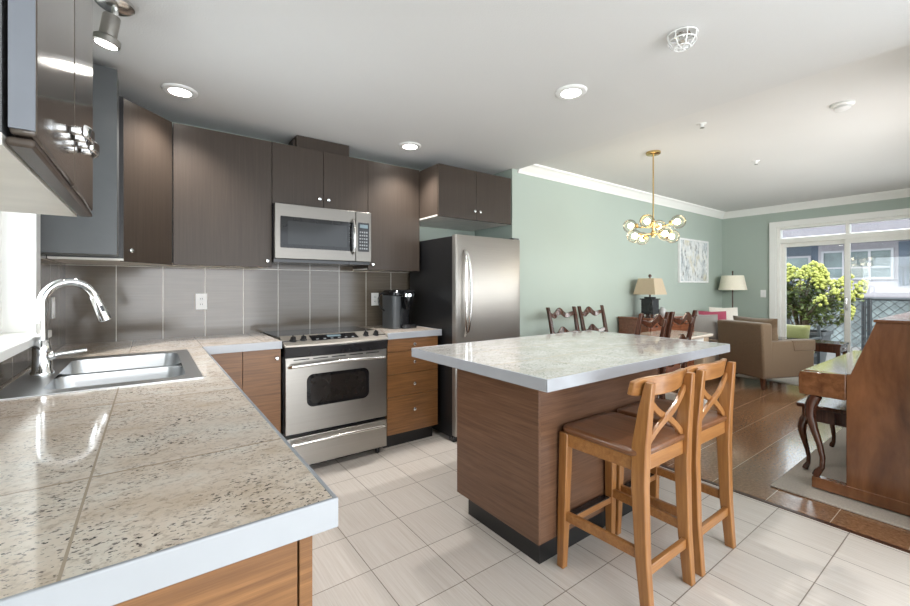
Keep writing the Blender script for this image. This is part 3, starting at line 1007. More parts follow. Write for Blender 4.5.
# ------------------------------------------------------------------ refrigerator
fx0, fx1, fyd = 1.994, 2.722, 2.700
t = thing('refrigerator', 'stainless steel refrigerator with black sides under the wall cabinet', 'refrigerator', (2.36, 3.05, 0))
MB().box(fx0 + .004, fx1 - .004, fyd + .062, 3.45, .03, 1.690).build('body', M['black_side'], t, bevel=.004)
def fdoor(z0, z1, name):
    rings = []
    n = 10
    for z, g in ((z0, .004), (z0 + .004, 0), (z1 - .004, 0), (z1, .004)):
        pts = [(fx0, fyd + .055), (fx0, fyd + .014)]
        pts += arc((fx0 + .014, fyd + .014), .014, PI, PI * 1.5, 4)[1:]
        for k in range(1, n):
            f = k / n
            pts.append((fx0 + .014 + (fx1 - fx0 - .028) * f, fyd - .006 * (1 - (2 * f - 1) ** 2)))
        pts += arc((fx1 - .014, fyd + .014), .014, PI * 1.5, PI * 2, 4)[:-1]
        pts += [(fx1, fyd + .014), (fx1, fyd + .055)]
        rings.append([(x, y + g, z) for x, y in pts])
    return MB().loft(rings).build(name, M['steel_v'], t, angle=50)


ud = fdoor(.665, 1.697, 'door')
ld = fdoor(.055, .655, 'freezer_drawer')
hd = MB()
for dx, dep in ((-.024, .020), (.024, .020)):
    pts = []
    for k in range(17):
        f = k / 16
        s = math.sin(PI * f) ** .45
        pts.append((2.075 + dx * s, fyd - .008 - .055 * math.sin(PI * f) ** .35, .868 + .705 * f))
    hd.tube(pts, .0110, 10)
hd.build('handle', M['satin'], ud)
MB().tube([(2.08, fyd, .585), (2.08, fyd - .05, .59), (2.36, fyd - .058, .592), (2.63, fyd - .05, .59), (2.63, fyd, .585)], .011, 10).build('handle', M['satin'], ld)
MB().box(fx1 - .075, fx1 - .006, fyd + .012, fyd + .10, 1.697, 1.713).build('hinge_cap', M['dark_grey'], t, bevel=.003)
MB().box(fx0 + .01, fx1 - .01, fyd + .05, fyd + .11, 0, .052).build('toe_grille', M['black'], t)

# ------------------------------------------------------------------ island
t = thing('kitchen_island', 'walnut island with black toe kick standing on the cream tile', 'kitchen island', (1.9, 1.57, 0))
MB().box(1.400, 2.40, 1.278, 1.868, .127, CB - .001).build('body', M['isle_wood_front'], t)
MB().box(1.385, 1.400, 1.262, 1.868, .125, CB - .001).build('end_panel', M['isle_wood'], t, bevel=.001)
MB().box(1.4002, 2.40, 1.262, 1.278, .125, CB - .001).build('front_panel', M['isle_wood_front'], t)
MB().box(1.437, 2.36, 1.305, 1.83, 0, .127).build('toe_kick', M['black_gap'], t)
t = thing('worktop', 'large grey granite tiled island top with a thick white edge', 'countertop', (2.08, 1.6, CB), 'granite worktops')
ix0, ix1, iy0, iy1 = 1.235, 2.935, 1.080, 2.115
MB().box(ix0 + e, ix1 - e, iy0 + e, iy1 - e, CB, CT).build('tiled_top', M['granite_island'], t)
MB().box(ix0, ix1, iy0, iy0 + e, CB - .003, CT + .001).box(ix0, ix1, iy1 - e, iy1, CB - .003, CT + .001).box(ix0, ix0 + e, iy0 + e, iy1 - e, CB - .003, CT + .001).box(ix1 - e, ix1, iy0 + e, iy1 - e, CB - .003, CT + .001).build('edge_band', M['edge'], t, bevel=.002, label='white edge band')

# ------------------------------------------------------------------ bar stools
def make_stool():
    t = thing('bar_stool', '', 'bar stool', (0, 0, 0), 'wooden bar stools at the island')
    # seat with rounded front corners, slightly dished
    out = rrect(-.198, .198, -.195, .198, .045, 6)
    st = MB()
    st.loft([[(p[0] * g, p[1] * g, z) for p in out] for z, g in ((.612, .965), (.618, .99), (.628, 1.0), (.636, .992), (.640, .965), (.637, .80), (.634, .50), (.633, .2))])
    st.build('seat', M['stool_seat'], t, angle=60)
    for s in (-1, 1):
        MB().leg([(s * .188, .188, 0, .033, .036), (s * .183, .184, .22, .038, .042), (s * .174, .176, .612, .044, .046)]).build('leg', M['stool'], t, bevel=.004)
        MB().leg([(s * .166, -.205, 0, .034, .040), (s * .168, -.186, .22, .038, .048), (s * .170, -.176, .50, .042, .056), (s * .170, -.180, .66, .042, .058),
                  (s * .166, -.196, .80, .036, .046), (s * .162, -.212, .905, .030, .030)]).build('leg', M['stool'], t, bevel=.004)
        MB().bar((s * .180, .175, .235), (s * .168, -.178, .235), .020, .042).build('side_stretcher', M['stool_h'], t, bevel=.003)
        MB().bar((s * .176, .160, .582), (s * .170, -.160, .582), .022, .058).build('side_apron', M['stool_h'], t, bevel=.002)
    MB().bar((-.160, .176, .582), (.160, .176, .582), .022, .058).build('front_apron', M['stool_h'], t, bevel=.002)
    MB().bar((-.150, -.176, .582), (.150, -.176, .582), .022, .058).build('rear_apron', M['stool_h'], t, bevel=.002)
    MB().bar((-.170, .184, .200), (.170, .184, .200), .030, .030).build('footrest', M['stool_h'], t, bevel=.003)
    MB().box(-.150, .150, .169, .201, .2155, .221).build('footrest_guard', M['black'], t, label='black footrest guard')
    MB().bar((-.160, -.190, .170), (.160, -.190, .170), .020, .040).build('rear_stretcher', M['stool_h'], t, bevel=.003)
    # curved top rail
    rings = []
    for k in range(15):
        f = 2 * k / 14 - 1
        y = -.196 + .046 * f * f
        zt_ = .922 - .016 * abs(f) ** 6
        zb = .842 + .010 * abs(f) ** 4
        rings.append([(f * .207, y - .011, zb), (f * .207, y + .011, zb), (f * .207, y + .010 - .012, zt_), (f * .207, y - .012 - .012, zt_)])
    MB().loft(rings).build('top_rail', M['stool_h'], t, bevel=.005)
    for s in (-1, 1):
        pts = []
        rg = []
        for k in range(11):
            f = k / 10
            x = s * (-.150 + .300 * f)
            z = .640 + .205 * f + .012 * math.sin(2 * PI * f)
            y = -.180 - .012 * f - (.008 if s > 0 else -.004) * math.sin(PI * f)
            rg.append(Vector((x, y, z)))
        cr = MB()
        rings = []
        for k, p in enumerate(rg):
            tg = (rg[min(k + 1, 10)] - rg[max(k - 1, 0)]).normalized()
            nrm = Vector((-tg.z, 0, tg.x))
            rings.append([p + nrm * .013 + Vector((0, -.007, 0)), p - nrm * .013 + Vector((0, -.007, 0)), p - nrm * .013 + Vector((0, .007, 0)), p + nrm * .013 + Vector((0, .007, 0))])
        cr.loft(rings).build('cross_brace', M['stool'], t, bevel=.002)
    return t


s1 = make_stool()
s2 = copy_tree(s1)
place(s1, (1.700, 1.048, 0), 0, 'honey wooden bar stool with cross back, nearer the camera')
place(s2, (2.128, 1.048, 0), 0, 'honey wooden bar stool with cross back, second one, nearer the piano')

# ------------------------------------------------------------------ dining set
def make_chair():
    t = thing('dining_chair', '', 'chair', (0, 0, 0), 'ladder-back dining chairs')
    MB().loft([[(p[0] * g, p[1] * g, z) for p in rrect(-.200, .200, -.20, .205, .03, 4)] for z, g in ((.435, .97), (.445, 1), (.462, 1), (.468, .96))]).build('seat', M['mahogany'], t)
    for s in (-1, 1):
        MB().leg([(s * .175, .180, 0, .030, .030), (s * .175, .180, .43, .042, .042)]).build('leg', M['mahogany'], t, bevel=.003)
        MB().leg([(s * .178, -.235, 0, .030, .034), (s * .180, -.200, .25, .034, .040), (s * .184, -.190, .45, .036, .044), (s * .190, -.215, .70, .034, .038),
                  (s * .196, -.262, .94, .032, .032), (s * .200, -.292, 1.07, .030, .028)]).build('back_post', M['mahogany'], t, bevel=.004)
        MB().bar((s * .175, .17, .18), (s * .178, -.19, .18), .018, .026).build('stretcher', M['mahogany'], t)
    MB().bar((-.16, .180, .41), (.16, .180, .41), .02, .05).build('apron', M['mahogany'], t)
    for z0, y0 in ((.61, -.200), (.785, -.230), (.972, -.276)):
        rings = []
        for k in range(21):
            f = 2 * k / 20 - 1
            wave = .020 * math.cos(2 * PI * f) * (1 - .25 * abs(f))
            y = y0 - .030 * (1 - f * f)
            hgt = .052 + .018 * math.cos(PI * f)
            zb, zt_ = z0 + wave, z0 + wave + hgt
            rings.append([(f * .186, y - .008, zb), (f * .186, y + .008, zb), (f * .186, y - .004, zt_), (f * .186, y - .020, zt_)])
        MB().loft(rings).build('back_slat', M['mahogany'], t, bevel=.003, angle=60)
    return t


ch = make_chair()
spots = [(3.345, 2.455, PI, 'dark ladder-back chair against the green wall, nearest the refrigerator'),
         (3.83, 2.455, PI, 'dark ladder-back chair against the green wall, left of the sideboard'),
         (3.185, 1.985, 0, 'dark ladder-back chair seen over the island corner, in front of the sideboard lamp'),
         (3.64, 1.975, 0, 'dark ladder-back chair on the near side of the table, closest to the sofa')]
for i, (x, y, rz, lb) in enumerate(spots):
    place(ch if i == 0 else copy_tree(ch), (x, y, 0), rz, lb)

t = thing('dining_table', 'long pale dining table between the ladder-back chairs', 'table', (3.9, 2.15, 0))
MB().prism(rrect(3.40, 4.90, 1.95, 2.47, .05, 5), 'z', .742, .770).build('tabletop', M['table_wood'], t, bevel=.005)
MB().box(3.50, 4.80, 2.02, 2.40, .680, .742).build('apron', M['white'], t)
for x in (4.16, 4.76):
    p_ = MB().lathe([(0, .06), (.05, .06), (.055, .10), (.035, .16), (.032, .40), (.045, .50), (.036, .56), (.060, .66), (.060, .68), (0, .68)], (x, 2.21, 0), 18)
    p_.bar((x, 1.98, .035), (x, 2.44, .035), .07, .07)
    p_.build('leg', M['white'], t)

# chandelier over the table
cx, cy = 3.70, 1.985
t = thing('chandelier', 'brass chandelier with a ring of clear glass globes above the dining table', 'chandelier', (cx, cy, LC))
MB().lathe([(0, 0), (.062, 0), (.062, -.018), (.050, -.026), (0, -.026)], (cx, cy, LC), 28).build('canopy', M['brass'], t)
MB().tube([(cx, cy, LC - .02), (cx, cy, 1.86)], .0065, 10).build('rod', M['brass'], t)
MB().lathe([(0, 1.72), (.014, 1.725), (.022, 1.74), (.022, 1.77), (.014, 1.78), (.014, 1.83), (.020, 1.84), (.020, 1.87), (.008, 1.885), (0, 1.885)], (cx, cy, 0), 20).build('hub', M['brass'], t)
for k in range(8):
    a = k * PI / 4 + .25
    dz = .030 if k % 2 == 0 else -.022
    rr = .185 if k % 2 == 0 else .165
    dx, dy = math.cos(a), math.sin(a)
    z0 = 1.815 if k % 2 == 0 else 1.755
    am = MB().tube([(cx + .015 * dx, cy + .015 * dy, z0), (cx + rr * .6 * dx, cy + rr * .6 * dy, z0 + dz * .3), (cx + (rr - .045) * dx, cy + (rr - .045) * dy, z0 + dz * .6)], .0055, 8)
    gc = Vector((cx + (rr + .02) * dx, cy + (rr + .02) * dy, z0 + dz))
    am.lathe([(0, -.072), (.020, -.072), (.023, -.045), (.014, -.040), (0, -.040)], gc, 14, (dx, dy, dz * 2))
    am = am.build('arm', M['brass'], t)
    MB().ball(gc, .062, u=24, v=16).build('globe', M['globe'], am)
    MB().ball(gc - Vector((dx, dy, 0)) * .008, .026, (1, 1, 1), 16, 10).build('bulb', M['bulb'], am)
d = bpy.data.lights.new('chandelier_glow', 'POINT')
d.energy = 3.5
d.color = (1, .88, .70)
d.shadow_soft_size = .18
o = bpy.data.objects.new('chandelier_glow', d)
COL.objects.link(o)
o.location = (cx, cy, 1.66)

# sideboard
t = thing('sideboard', 'reddish brown sideboard with drawers against the green wall', 'sideboard', (5.2, 2.72, 0))
bx0, bx1, by0, by1, bz = 4.64, 5.74, 2.52, 2.925, .912
MB().box(bx0, bx1, by0 + .02, by1, .10, bz - .025).build('body', M['side_wood'], t, bevel=.003)
MB().box(bx0 - .02, bx1 + .02, by0 - .02, by1, bz - .025, bz).build('top', M['side_wood'], t, bevel=.006)
n = 3
for k in range(n):
    a = bx0 + .015 + k * (bx1 - bx0 - .03) / n
    b_ = bx0 + .015 + (k + 1) * (bx1 - bx0 - .03) / n
    d = MB().box(a + .005, b_ - .005, by0, by0 + .02, .72, bz - .035).build('drawer', M['side_wood'], t, bevel=.003)
    for q in (.28, .72):
        MB().lathe([(0, 0), (.006, 0), (.005, .01), (.012, .015), (.012, .022), (0, .026)], (a + (b_ - a) * q, by0, .81), 12, (0, -1, 0)).build('knob', M['rug_back'], d)
    d = MB().box(a + .005, b_ - .005, by0, by0 + .02, .14, .71).build('door', M['side_wood'], t, bevel=.003)
    MB().lathe([(0, 0), (.006, 0), (.005, .01), (.012, .015), (.012, .022), (0, .026)], (b_ - .05, by0, .55), 12, (0, -1, 0)).build('knob', M['rug_back'], d)
for x in (bx0 + .04, bx1 - .04):
    for y in (by0 + .05, by1 - .04):
        MB().leg([(x, y, 0, .04, .04), (x, y, .10, .055, .055)]).build('leg', M['side_wood'], t)

# table lamp
lx, ly = 5.03, 2.74
t = thing('table_lamp', 'table lamp with a dark box base and square tan shade on the sideboard', 'lamp', (lx, ly, bz))
MB().box(lx - .085, lx + .085, ly - .085, ly + .085, bz + .018, bz + .034).box(lx - .075, lx + .075, ly - .075, ly + .075, bz + .034, bz + .20)\
    .box(lx - .088, lx + .088, ly - .088, ly + .088, bz + .20, bz + .215).box(lx - .05, lx + .05, ly - .05, ly + .05, bz + .215, bz + .235)\
    .build('base', M['black'], t, bevel=.004)
for a in (-1, 1):
    for c_ in (-1, 1):
        MB().box(lx + a * .066 - .018, lx + a * .066 + .018, ly + c_ * .066 - .018, ly + c_ * .066 + .018, bz + .0005, bz + .019).build('foot', M['mahogany'], t)
MB().lathe([(0, .235), (.012, .235), (.010, .48), (.018, .482), (.020, .50), (.012, .515), (0, .518)], (lx, ly, bz), 14).build('stem', M['rug_back'], t)
def frus(hb, ht, z0, z1, th=.004):
    m = MB()
    f = lambda h, z: [(lx - h, ly - h, z), (lx + h, ly - h, z), (lx + h, ly + h, z), (lx - h, ly + h, z)]
    m.loft([f(hb, z0), f(ht, z1), f(ht - th, z1), f(hb - th, z0)], closed=True)
    return m
frus(.142, .100, bz + .265, bz + .465).build('shade', M['shade_tan'], t)
t = thing('vase', 'small round grey vase on the sideboard beside the lamp', 'vase', (5.17, 2.66, bz))
MB().lathe([(0, .0005), (.03, .0005), (.045, .02), (.05, .05), (.04, .08), (.022, .095), (.024, .105), (.018, .105), (.016, .095), (0, .09)], (5.17, 2.66, bz), 20).build('bowl', M['marker'], t)

# framed picture
t = thing('framed_picture', 'pale abstract painting in a thin white frame on the green wall', 'picture', (6.65, YG, 1.33))
px0, px1, pz0, pz1 = 6.17, 7.10, 1.335, 1.985
MB().box(px0, px0 + .025, YG - .035, YG - .001, pz0, pz1).box(px1 - .025, px1, YG - .035, YG - .001, pz0, pz1).box(px0 + .025, px1 - .025, YG - .035, YG - .001, pz0, pz0 + .025).box(px0 + .025, px1 - .025, YG - .035, YG - .001, pz1 - .025, pz1).build('frame', M['frame_white'], t, bevel=.002)
MB().box(px0 + .025, px1 - .025, YG - .022, YG - .003, pz0 + .025, pz1 - .025).build('canvas', M['painting'], t)

# floor lamp in the corner
lx2, ly2 = 7.47, 2.715
t = thing('floor_lamp', 'floor lamp with a cream shade in the corner by the patio door', 'lamp', (lx2, ly2, 0))
MB().lathe([(0, .0005), (.13, .0005), (.13, .012), (.02, .03), (0, .03)], (lx2, ly2, 0), 28).build('base', M['rug_back'], t)
MB().tube([(lx2, ly2, .025), (lx2, ly2, 1.50)], .010, 10).build('pole', M['rug_back'], t)
MB().lathe([(.195, 1.222), (.150, 1.452), (.147, 1.452), (.192, 1.222)], (lx2, ly2, 0), 40, ring=True).build('shade', M['shade_cream'], t)
MB().lathe([(0, 1.50), (.012, 1.50), (.014, 1.515), (0, 1.53)], (lx2, ly2, 0), 12).build('finial', M['rug_back'], t)

# sofa
t = thing('sofa', 'beige sofa against the green wall behind the armchair', 'sofa', (6.6, 2.7, 0))
ax0, ax1, ay0, ay1 = 5.90, 7.25, 2.47, 2.92
MB().box(ax0 + .14, ax1 - .14, ay0 + .02, ay1, .12, .36).build('base', M['sofa'], t, bevel=.02)
MB().box(ax0 + .10, ax1 - .10, ay1 - .12, ay1, .36, .84).build('back', M['sofa'], t, bevel=.04, seg=4)
for x in (ax0, ax1 - .14):
    MB().box(x, x + .14, ay0, ay1, .12, .66).build('arm', M['sofa'], t, bevel=.03, seg=4)
for k in range(2):
    a = ax0 + .145 + k * .53
    MB().box(a, a + .525, ay0, ay1 - .12, .362, .50).build('seat_cushion', M['sofa'], t, bevel=.03, seg=4)
for x in (ax0 + .07, ax1 - .07):
    for y in (ay0 + .07, ay1 - .07):
        MB().lathe([(0, 0), (.018, 0), (.026, .12), (0, .12)], (x, y, 0), 12).build('leg', M['mahogany'], t)

def pil(name, c, size, rot, mat, label):
    o = MB().pillow(c, size, Euler(rot).to_matrix()).build(name, mat, None, angle=80)
    tag(o, label, 'cushion', 'sofa cushions')
    return o
pil('cushion', (6.25, 2.625, .715), (.36, .13, .36), (-.30, 0, -.95), M['grey_fab'], 'grey cushion at the near end of the beige sofa')
pil('cushion', (6.52, 2.615, .740), (.36, .11, .38), (-.28, 0, -.90), M['red_fab'], 'crimson cushion behind the grey one on the sofa')
pil('cushion', (6.87, 2.605, .765), (.38, .12, .42), (-.26, 0, -.90), M['cream_fab'], 'cream cushion at the floor lamp end of the sofa')

# armchair (built facing +x, origin at the rear right corner)
t = thing('armchair', 'brown woven armchair seen from behind, facing the patio door', 'armchair', (0, 0, 0))
W, D = .66, .76
MB().box(.03, D, .03, W - .03, .145, .34).build('base', M['tan'], t, bevel=.015)
# back slab leaning
MB().prism([(.0, .14), (.16, .14), (.13, .82), (-.03, .82)], 'y', .0, W).build('back', M['tan'], t, bevel=.025, seg=3)
for y0, y1 in ((0, .115), (W - .115, W)):
    # arm: lower panel with a wrapped top pad
    a_ = MB().prism([(.10, .145), (D + .02, .145), (D + .03, .60), (.12, .60)], 'y', y0, y1).build('arm', M['tan'], t, bevel=.022, seg=3)
    MB().prism([(.46, .47), (D + .034, .47), (D + .036, .604), (.43, .604)], 'y', y0 - .006, y1 + .006).build('arm_cover', M['tan'], a_, bevel=.012, seg=3)
MB().box(.16, D + .16, .118, W - .118, .345, .49).build('seat_cushion', M['tan'], t, bevel=.03, seg=4)
MB().pillow((.245, W / 2, .675), (W - .03, .22, .40), Euler((-.10, 0, PI / 2)).to_matrix()).build('back_cushion', M['tan'], t, angle=80)
for x, y in ((.045, .05), (.045, W - .05), (D - .03, .05), (D - .03, W - .05)):
    MB().leg([(x, y, 0, .026, .026), (x, y, .145, .050, .050)]).build('leg', M['mahogany'], t, bevel=.003)
t.location = (5.985, 1.84, 0.0065)
t.rotation_euler = (0, 0, -math.radians(23.5))

# low table by the patio door
t = thing('console_table', 'low dark table with a drawer in front of the patio door', 'table', (7.42, 1.76, 0))
tx0, tx1, ty0, ty1, tz = 7.20, 7.62, 1.375, 2.17, .525
MB().box(tx0, tx1, ty0, ty1, tz - .03, tz).build('tabletop', M['mahogany'], t, bevel=.004)
MB().box(tx0 + .02, tx1 - .02, ty0 + .03, ty1 - .02, tz - .12, tz - .03).build('apron', M['mahogany'], t)
d = MB().box(tx0 + .06, tx1 - .06, ty0 + .012, ty0 + .03, tz - .112, tz - .036).build('drawer', M['mahogany'], t, bevel=.002)
MB().lathe([(0, 0), (.005, 0), (.011, .012), (0, .018)], ((tx0 + tx1) / 2, ty0 + .012, tz - .074), 12, (0, -1, 0)).build('knob', M['satin'], d)
for x in (tx0 + .035, tx1 - .035):
    for y in (ty0 + .035, ty1 - .035):
        MB().leg([(x, y, .0062, .035, .035), (x, y, tz - .03, .045, .045)]).build('leg', M['mahogany'], t, bevel=.002)

o = MB().box(6.72, 7.66, .98, 2.44, .0005, .006).build('area_rug', M['rug2'], None, bevel=.002)
tag(o, 'pale rug under the armchair in the living room', 'rug')
o = MB().box(3.185, 5.2, .03, .945, .0005, .012).build('area_rug', M['rug'], None, bevel=.004)
tag(o, 'beige flat-weave rug under the piano and bench', 'rug')

# ------------------------------------------------------------------ piano and bench
RZ = .0125
t = thing('piano', 'brown upright piano seen end-on at the right edge', 'piano', (4.05, .35, 0))
PX0, PX1, PB = 3.34, 4.80, .06
prof = [(PB, .018), (.616, .018), (.616, .745), (.598, .752), (.490, 1.068), (PB, 1.068)]
for x in (PX0, PX1 - .035):
    MB().prism(prof, 'x', x, x + .035).build('side_panel', M['piano'], t, bevel=.004)
MB().box(PX0 + .035, PX1 - .035, PB, PB + .03, .05, 1.06).build('back_panel', M['piano'], t)
MB().box(PX0 + .035, PX1 - .035, .55, .57, .075, .595).build('knee_panel', M['piano'], t)
MB().prism([(.560, .77), (.582, .765), (.478, 1.06), (.456, 1.06)], 'x', PX0 + .035, PX1 - .035).build('music_panel', M['piano'], t)
MB().box(PX0 - .008, PX1 + .008, PB - .01, .500, 1.068, 1.084).build('top_lid', M['piano'], t, bevel=.004)
MB().box(PX0 + .035, PX1 - .035, .10, .82, .595, .640).build('key_bed', M['piano_h'], t)
for x in (PX0 - .001, PX1 - .044):
    MB().prism([(.617, .592), (.838, .592), (.842, .62), (.842, .715), (.836, .735), (.617, .748)], 'x', x, x + .045).build('key_block', M['piano_h'], t, bevel=.005)
MB().prism([(.585, .720), (.810, .715), (.826, .66), (.834, .645), (.836, .725), (.826, .741), (.600, .747)], 'x', PX0 + .045, PX1 - .045).build('key_lid', M['piano_h'], t, bevel=.003)
for x in (PX0, PX1 - .05):
    a_ = MB().box(x - .004, x + .050, PB - .004, .775, .020, .088).build('toe_block', M['piano'], t, bevel=.004)
    MB().lathe([(0, 0), (.016, -.012), (.016, .012), (0, .012)][1:3] if False else [(.002, -.011), (.0145, -.011), (.0155, 0), (.0145, .011), (.002, .011)], (x + .025, .70, RZ + .0155), 16, (1, 0, 0)).build('caster', M['satin'], a_)
    MB().lathe([(.002, -.011), (.0145, -.011), (.0155, 0), (.0145, .011), (.002, .011)], (x + .025, .13, RZ + .0155), 16, (1, 0, 0)).build('caster', M['satin'], a_)


def cab_leg(x, y, z0, z1, dirx, diry, s=1.0, thick=1.0):
    pts, rad = [], []
    H = z1 - z0
    for f, off, r in ((1.0, .0, .036), (.95, .010, .037), (.86, .022, .036), (.74, .024, .032), (.58, .010, .025), (.40, -.010, .020), (.24, -.022, .017), (.12, -.020, .017), (.05, -.004, .023), (0.0, .004, .022)):
        pts.append((x + dirx * off * s, y + diry * off * s, z0 + H * f))
        rad.append(r * thick)
    return MB().tube(pts, rad, 14)


for x in (PX0 + .028, PX1 - .028):
    cab_leg(x, .758, .089, .592, 0, 1, 1.3, .86).build('leg', M['mahogany'], t, label='dark curved leg')
t = thing('piano_bench', 'dark glossy piano bench with curved legs on the beige rug', 'bench', (4.0, .74, RZ))
q0, q1, r0, r1, bzt = 3.60, 4.37, .595, .925, .475
MB().prism(rrect(q0, q1, r0, r1, .02, 4), 'z', bzt - .028, bzt).build('seat', M['mahogany'], t, bevel=.006)
MB().box(q0 + .03, q1 - .03, r0 + .03, r1 - .03, bzt - .115, bzt - .028).build('apron', M['mahogany'], t, bevel=.002)
for x, dx in ((q0 + .045, -1), (q1 - .045, 1)):
    for y, dy in ((r0 + .045, -1), (r1 - .045, 1)):
        cab_leg(x, y, RZ + .006, bzt - .10, dx * .7, dy * .7, .9, .72).build('leg', M['mahogany'], t)

# ------------------------------------------------------------------ outside the patio door
struct(MB().box(XF + .15, 13.0, -4, 9, -.30, -.10), 'ground', M['deck'])

# opposite building
t = thing('building', 'pale grey apartment building across the yard with white framed windows', 'building', (15, 2.5, -.1))
BX = 15.0
MB().box(BX, BX + 3, -4, 3.34, 1.0, 2.42).build('wall', M['siding'], t)
MB().box(BX + .05, BX + 3, -4, 9, -.35, 1.0).build('lower_wall', M['lower'], t)
MB().box(BX + .02, BX + 3, 3.34, 9, 1.0, 2.42).build('dark_wall', M['siding_dark'], t)
MB().box(BX - .55, BX + 3.2, -4.5, 9.5, 2.42, 2.50).build('roof_eave', M['roof'], t)
MB().box(BX - .2, BX + 3.2, -4.5, 9.5, 2.66, 3.3).build('upper_wall', M['roof'], t)
MB().box(BX - .5, BX + 3.2, -4.5, 9.5, 2.50, 2.66).build('fascia', M['frame_white'], t)
for z in (1.00, 1.42):
    MB().box(BX - .012, BX, -4, 3.34, z, z + .02).build('siding_joint', M['roof'], t)
def bwin(y0, y1, z0, z1, nx, fm):
    f = MB()
    th = .05
    f.box(BX - .05, BX + .02, y0 - th, y0, z0 - th, z1 + th).box(BX - .05, BX + .02, y1, y1 + th, z0 - th, z1 + th).box(BX - .05, BX + .02, y0, y1, z0 - th, z0).box(BX - .05, BX + .02, y0, y1, z1, z1 + th)
    for k in range(1, nx):
        yy = y0 + (y1 - y0) * k / nx
        f.box(BX - .05, BX + .02, yy - th / 2, yy + th / 2, z0, z1)
    f.box(BX - .045, BX + .02, y0, y1, z0 + .24, z0 + .28)
    fr = f.build('window', fm, t)
    MB().box(BX - .02, BX - .01, y0, y1, z0, z1).build('pane', M['ext_glass'], fr)
bwin(1.93, 2.70, 1.52, 2.20, 2, M['ext_frame'])
bwin(2.84, 3.22, 1.52, 2.20, 1, M['ext_frame'])
bwin(3.55, 4.15, 1.50, 2.10, 1, M['siding'])
bwin(-.2, 1.55, 1.40, 2.20, 2, M['ext_frame'])
MB().box(BX - .02, BX + .01, -.3, 1.80, 1.30, 2.40).build('balcony_recess', M['siding_dark'], t)
b = MB()
for k in range(16):
    b.box(BX - .12, BX - .10, -.25 + k * .13, -.23 + k * .13, 1.30, 1.75)
b.box(BX - .13, BX - .09, -.3, 1.8, 1.75, 1.79)
b.build('balcony_railing', M['fence'], t)

# chain-link fence
FX = 11.0
t = thing('chain_link_fence', 'black chain-link fence beyond the patio', 'fence', (FX, 2, -.1))
for y in (-.6, .55, 1.70, 1.78, 2.95, 4.2):
    MB().tube([(FX, y, -.1), (FX, y, 1.06)], .035, 10).build('post', M['fence'], t)
for z in (-.02, 1.04):
    MB().tube([(FX, -.8, z), (FX, 4.6, z)], .022, 8).build('rail', M['fence'], t)
b = MB()
z0, z1, step = -.02, 1.04, .15
k = -.8 - (z1 - z0)
while k < 4.6:
    for s in (1, -1):
        a0, a1 = (k, k + (z1 - z0)) if s == 1 else (k + (z1 - z0), k)
        f0, f1 = 0.0, 1.0
        lo, hi = -.8, 4.6
        # clip to the fence span
        ts = []
        dlt = a1 - a0
        for lim in (lo, hi):
            ts.append((lim - a0) / dlt)
        f0, f1 = max(0, min(ts)), min(1, max(ts))
        if f1 - f0 > .02:
            b.tube([(FX + s * .004, a0 + dlt * f0, z0 + (z1 - z0) * f0), (FX + s * .004, a0 + dlt * f1, z0 + (z1 - z0) * f1)], .0065, 4)
    k += step
b.build('wire_mesh', M['fence'], t)

# flowering shrub in a planter
hx, hy = 9.75, 2.42
t = thing('planter', 'charcoal planter pot on the patio holding the lime flowering shrub', 'planter', (hx, hy, -.1))
MB().loft([[(p[0], p[1], z) for p in rrect(hx - w_, hx + w_, hy - w_ * 1.25, hy + w_ * 1.25, .04, 4)] for w_, z in ((.24, -.0995), (.30, .42), (.32, .42), (.32, .47), (.28, .47), (.28, .42))]).build('pot', M['pot'], t)
MB().box(hx - .27, hx + .27, hy - .33, hy + .33, .38, .43).build('soil', M['stem'], t)
t = thing('flowering_shrub', 'leafy shrub with lime yellow flower heads outside the patio door', 'shrub', (hx, hy, .43))
b = MB()
rnd = random.Random(3)
heads = []
for k in range(40):
    a = rnd.uniform(0, 2 * PI)
    rr = rnd.uniform(.15, .66)
    top = Vector((hx + math.cos(a) * rr * .8, hy - .05 + math.sin(a) * rr * 1.05, 1.60 - .75 * (rr / .66) ** 2 * rnd.uniform(.35, 1.25) + rnd.uniform(-.1, .06)))
    m1 = Vector((hx + math.cos(a) * rr * .25, hy + math.sin(a) * rr * .3, .43 + (top.z - .43) * .5))
    b.tube([(hx + math.cos(a) * .05, hy + math.sin(a) * .05, .425), m1, top], [.012, .009, .005], 6)
    heads.append((top, a))
for hc_ in ((hx, 1.62, 1.27), (hx - .05, 1.66, 1.15), (hx, 1.80, 1.38)):
    heads.append((Vector(hc_), -1.5))
    b.tube([(hx, hy, .43), (hx, 2.05, .95), hc_], [.010, .008, .005], 6)
b.build('branches', M['stem'], t)
lf = MB()
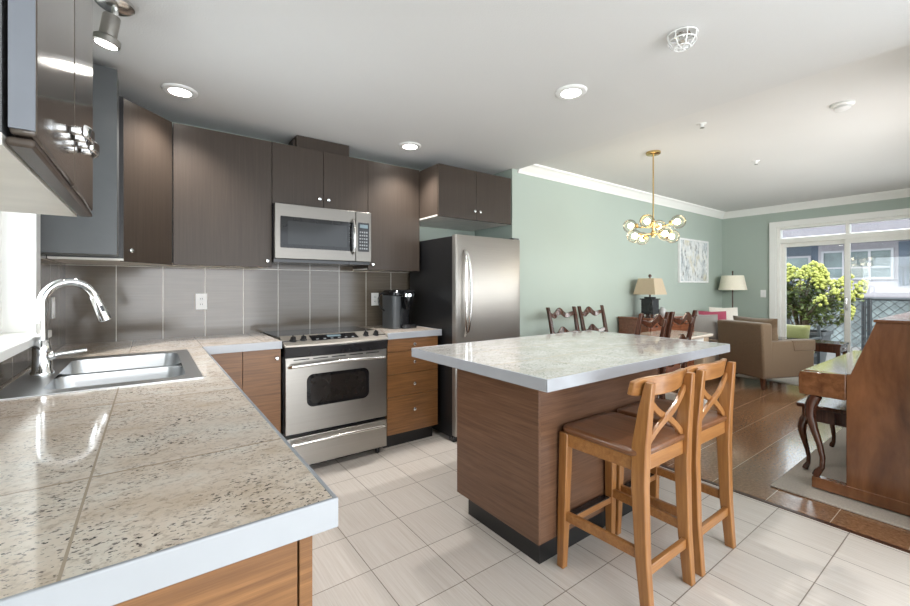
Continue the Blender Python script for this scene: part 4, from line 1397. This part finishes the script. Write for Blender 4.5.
for k in range(1500):
    base, a = heads[rnd.randrange(len(heads))]
    f = rnd.uniform(.35, 1.0)
    c_ = Vector((hx, hy, .5)).lerp(base, f) + Vector((rnd.uniform(-.12, .12), rnd.uniform(-.12, .12), rnd.uniform(-.12, .04)))
    s = rnd.uniform(.035, .06)
    e_ = Euler((rnd.uniform(-1, 1), rnd.uniform(-1, 1), rnd.uniform(0, 6.3))).to_matrix()
    v = [lf.bm.verts.new(c_ + e_ @ Vector(q) * s) for q in ((-1, 0, 0), (0, -.5, .12), (1, 0, -.1), (0, .5, .12))]
    lf.bm.faces.new(v)
lf.build('foliage', M['leaf'], t, angle=10)
for top, a in heads:
    m = MB()
    L = rnd.uniform(.13, .19)
    axd = Vector((math.cos(a) * .5, math.sin(a) * .5, .8)).normalized()
    for j in range(26):
        f = rnd.random()
        r = (.075 * (1 - f) + .022)
        q = rnd.uniform(0, 2 * PI)
        s1_ = axd.cross(Vector((0, 0, 1))).normalized()
        s2_ = axd.cross(s1_)
        pos = top + axd * (f * L - .04) + (s1_ * math.cos(q) + s2_ * math.sin(q)) * r
        bmesh.ops.create_icosphere(m.bm, subdivisions=1, radius=rnd.uniform(.022, .034), matrix=Matrix.Translation(pos))
    m.build('flower_head', M['flower'], t, angle=80)

# patio chair
t = thing('patio_chair', 'low patio chair with olive cushions outside the glass door', 'chair', (8.75, 2.12, -.1))
for y in (1.86, 2.38):
    for x in (8.50, 9.0):
        MB().leg([(x, y, -.0995, .04, .04), (x, y, .42 if x < 8.7 else .62, .04, .04)]).build('leg', M['pot'], t)
    MB().box(8.46, 9.04, y - .03, y + .03, .40, .43).build('arm_rest', M['pot'], t, bevel=.004)
MB().box(8.50, 9.0, 1.88, 2.36, .10, .14).build('seat_frame', M['pot'], t)
MB().box(8.47, 8.98, 1.90, 2.34, .142, .27).build('seat_cushion', M['green_cush'], t, bevel=.03, seg=4)
MB().pillow((8.94, 2.16, .43), (.40, .18, .38), Euler((.15, 0, PI / 2)).to_matrix()).build('back_cushion', M['green_cush'], t, angle=80)

t.location.y += .16
t.location.x += .10
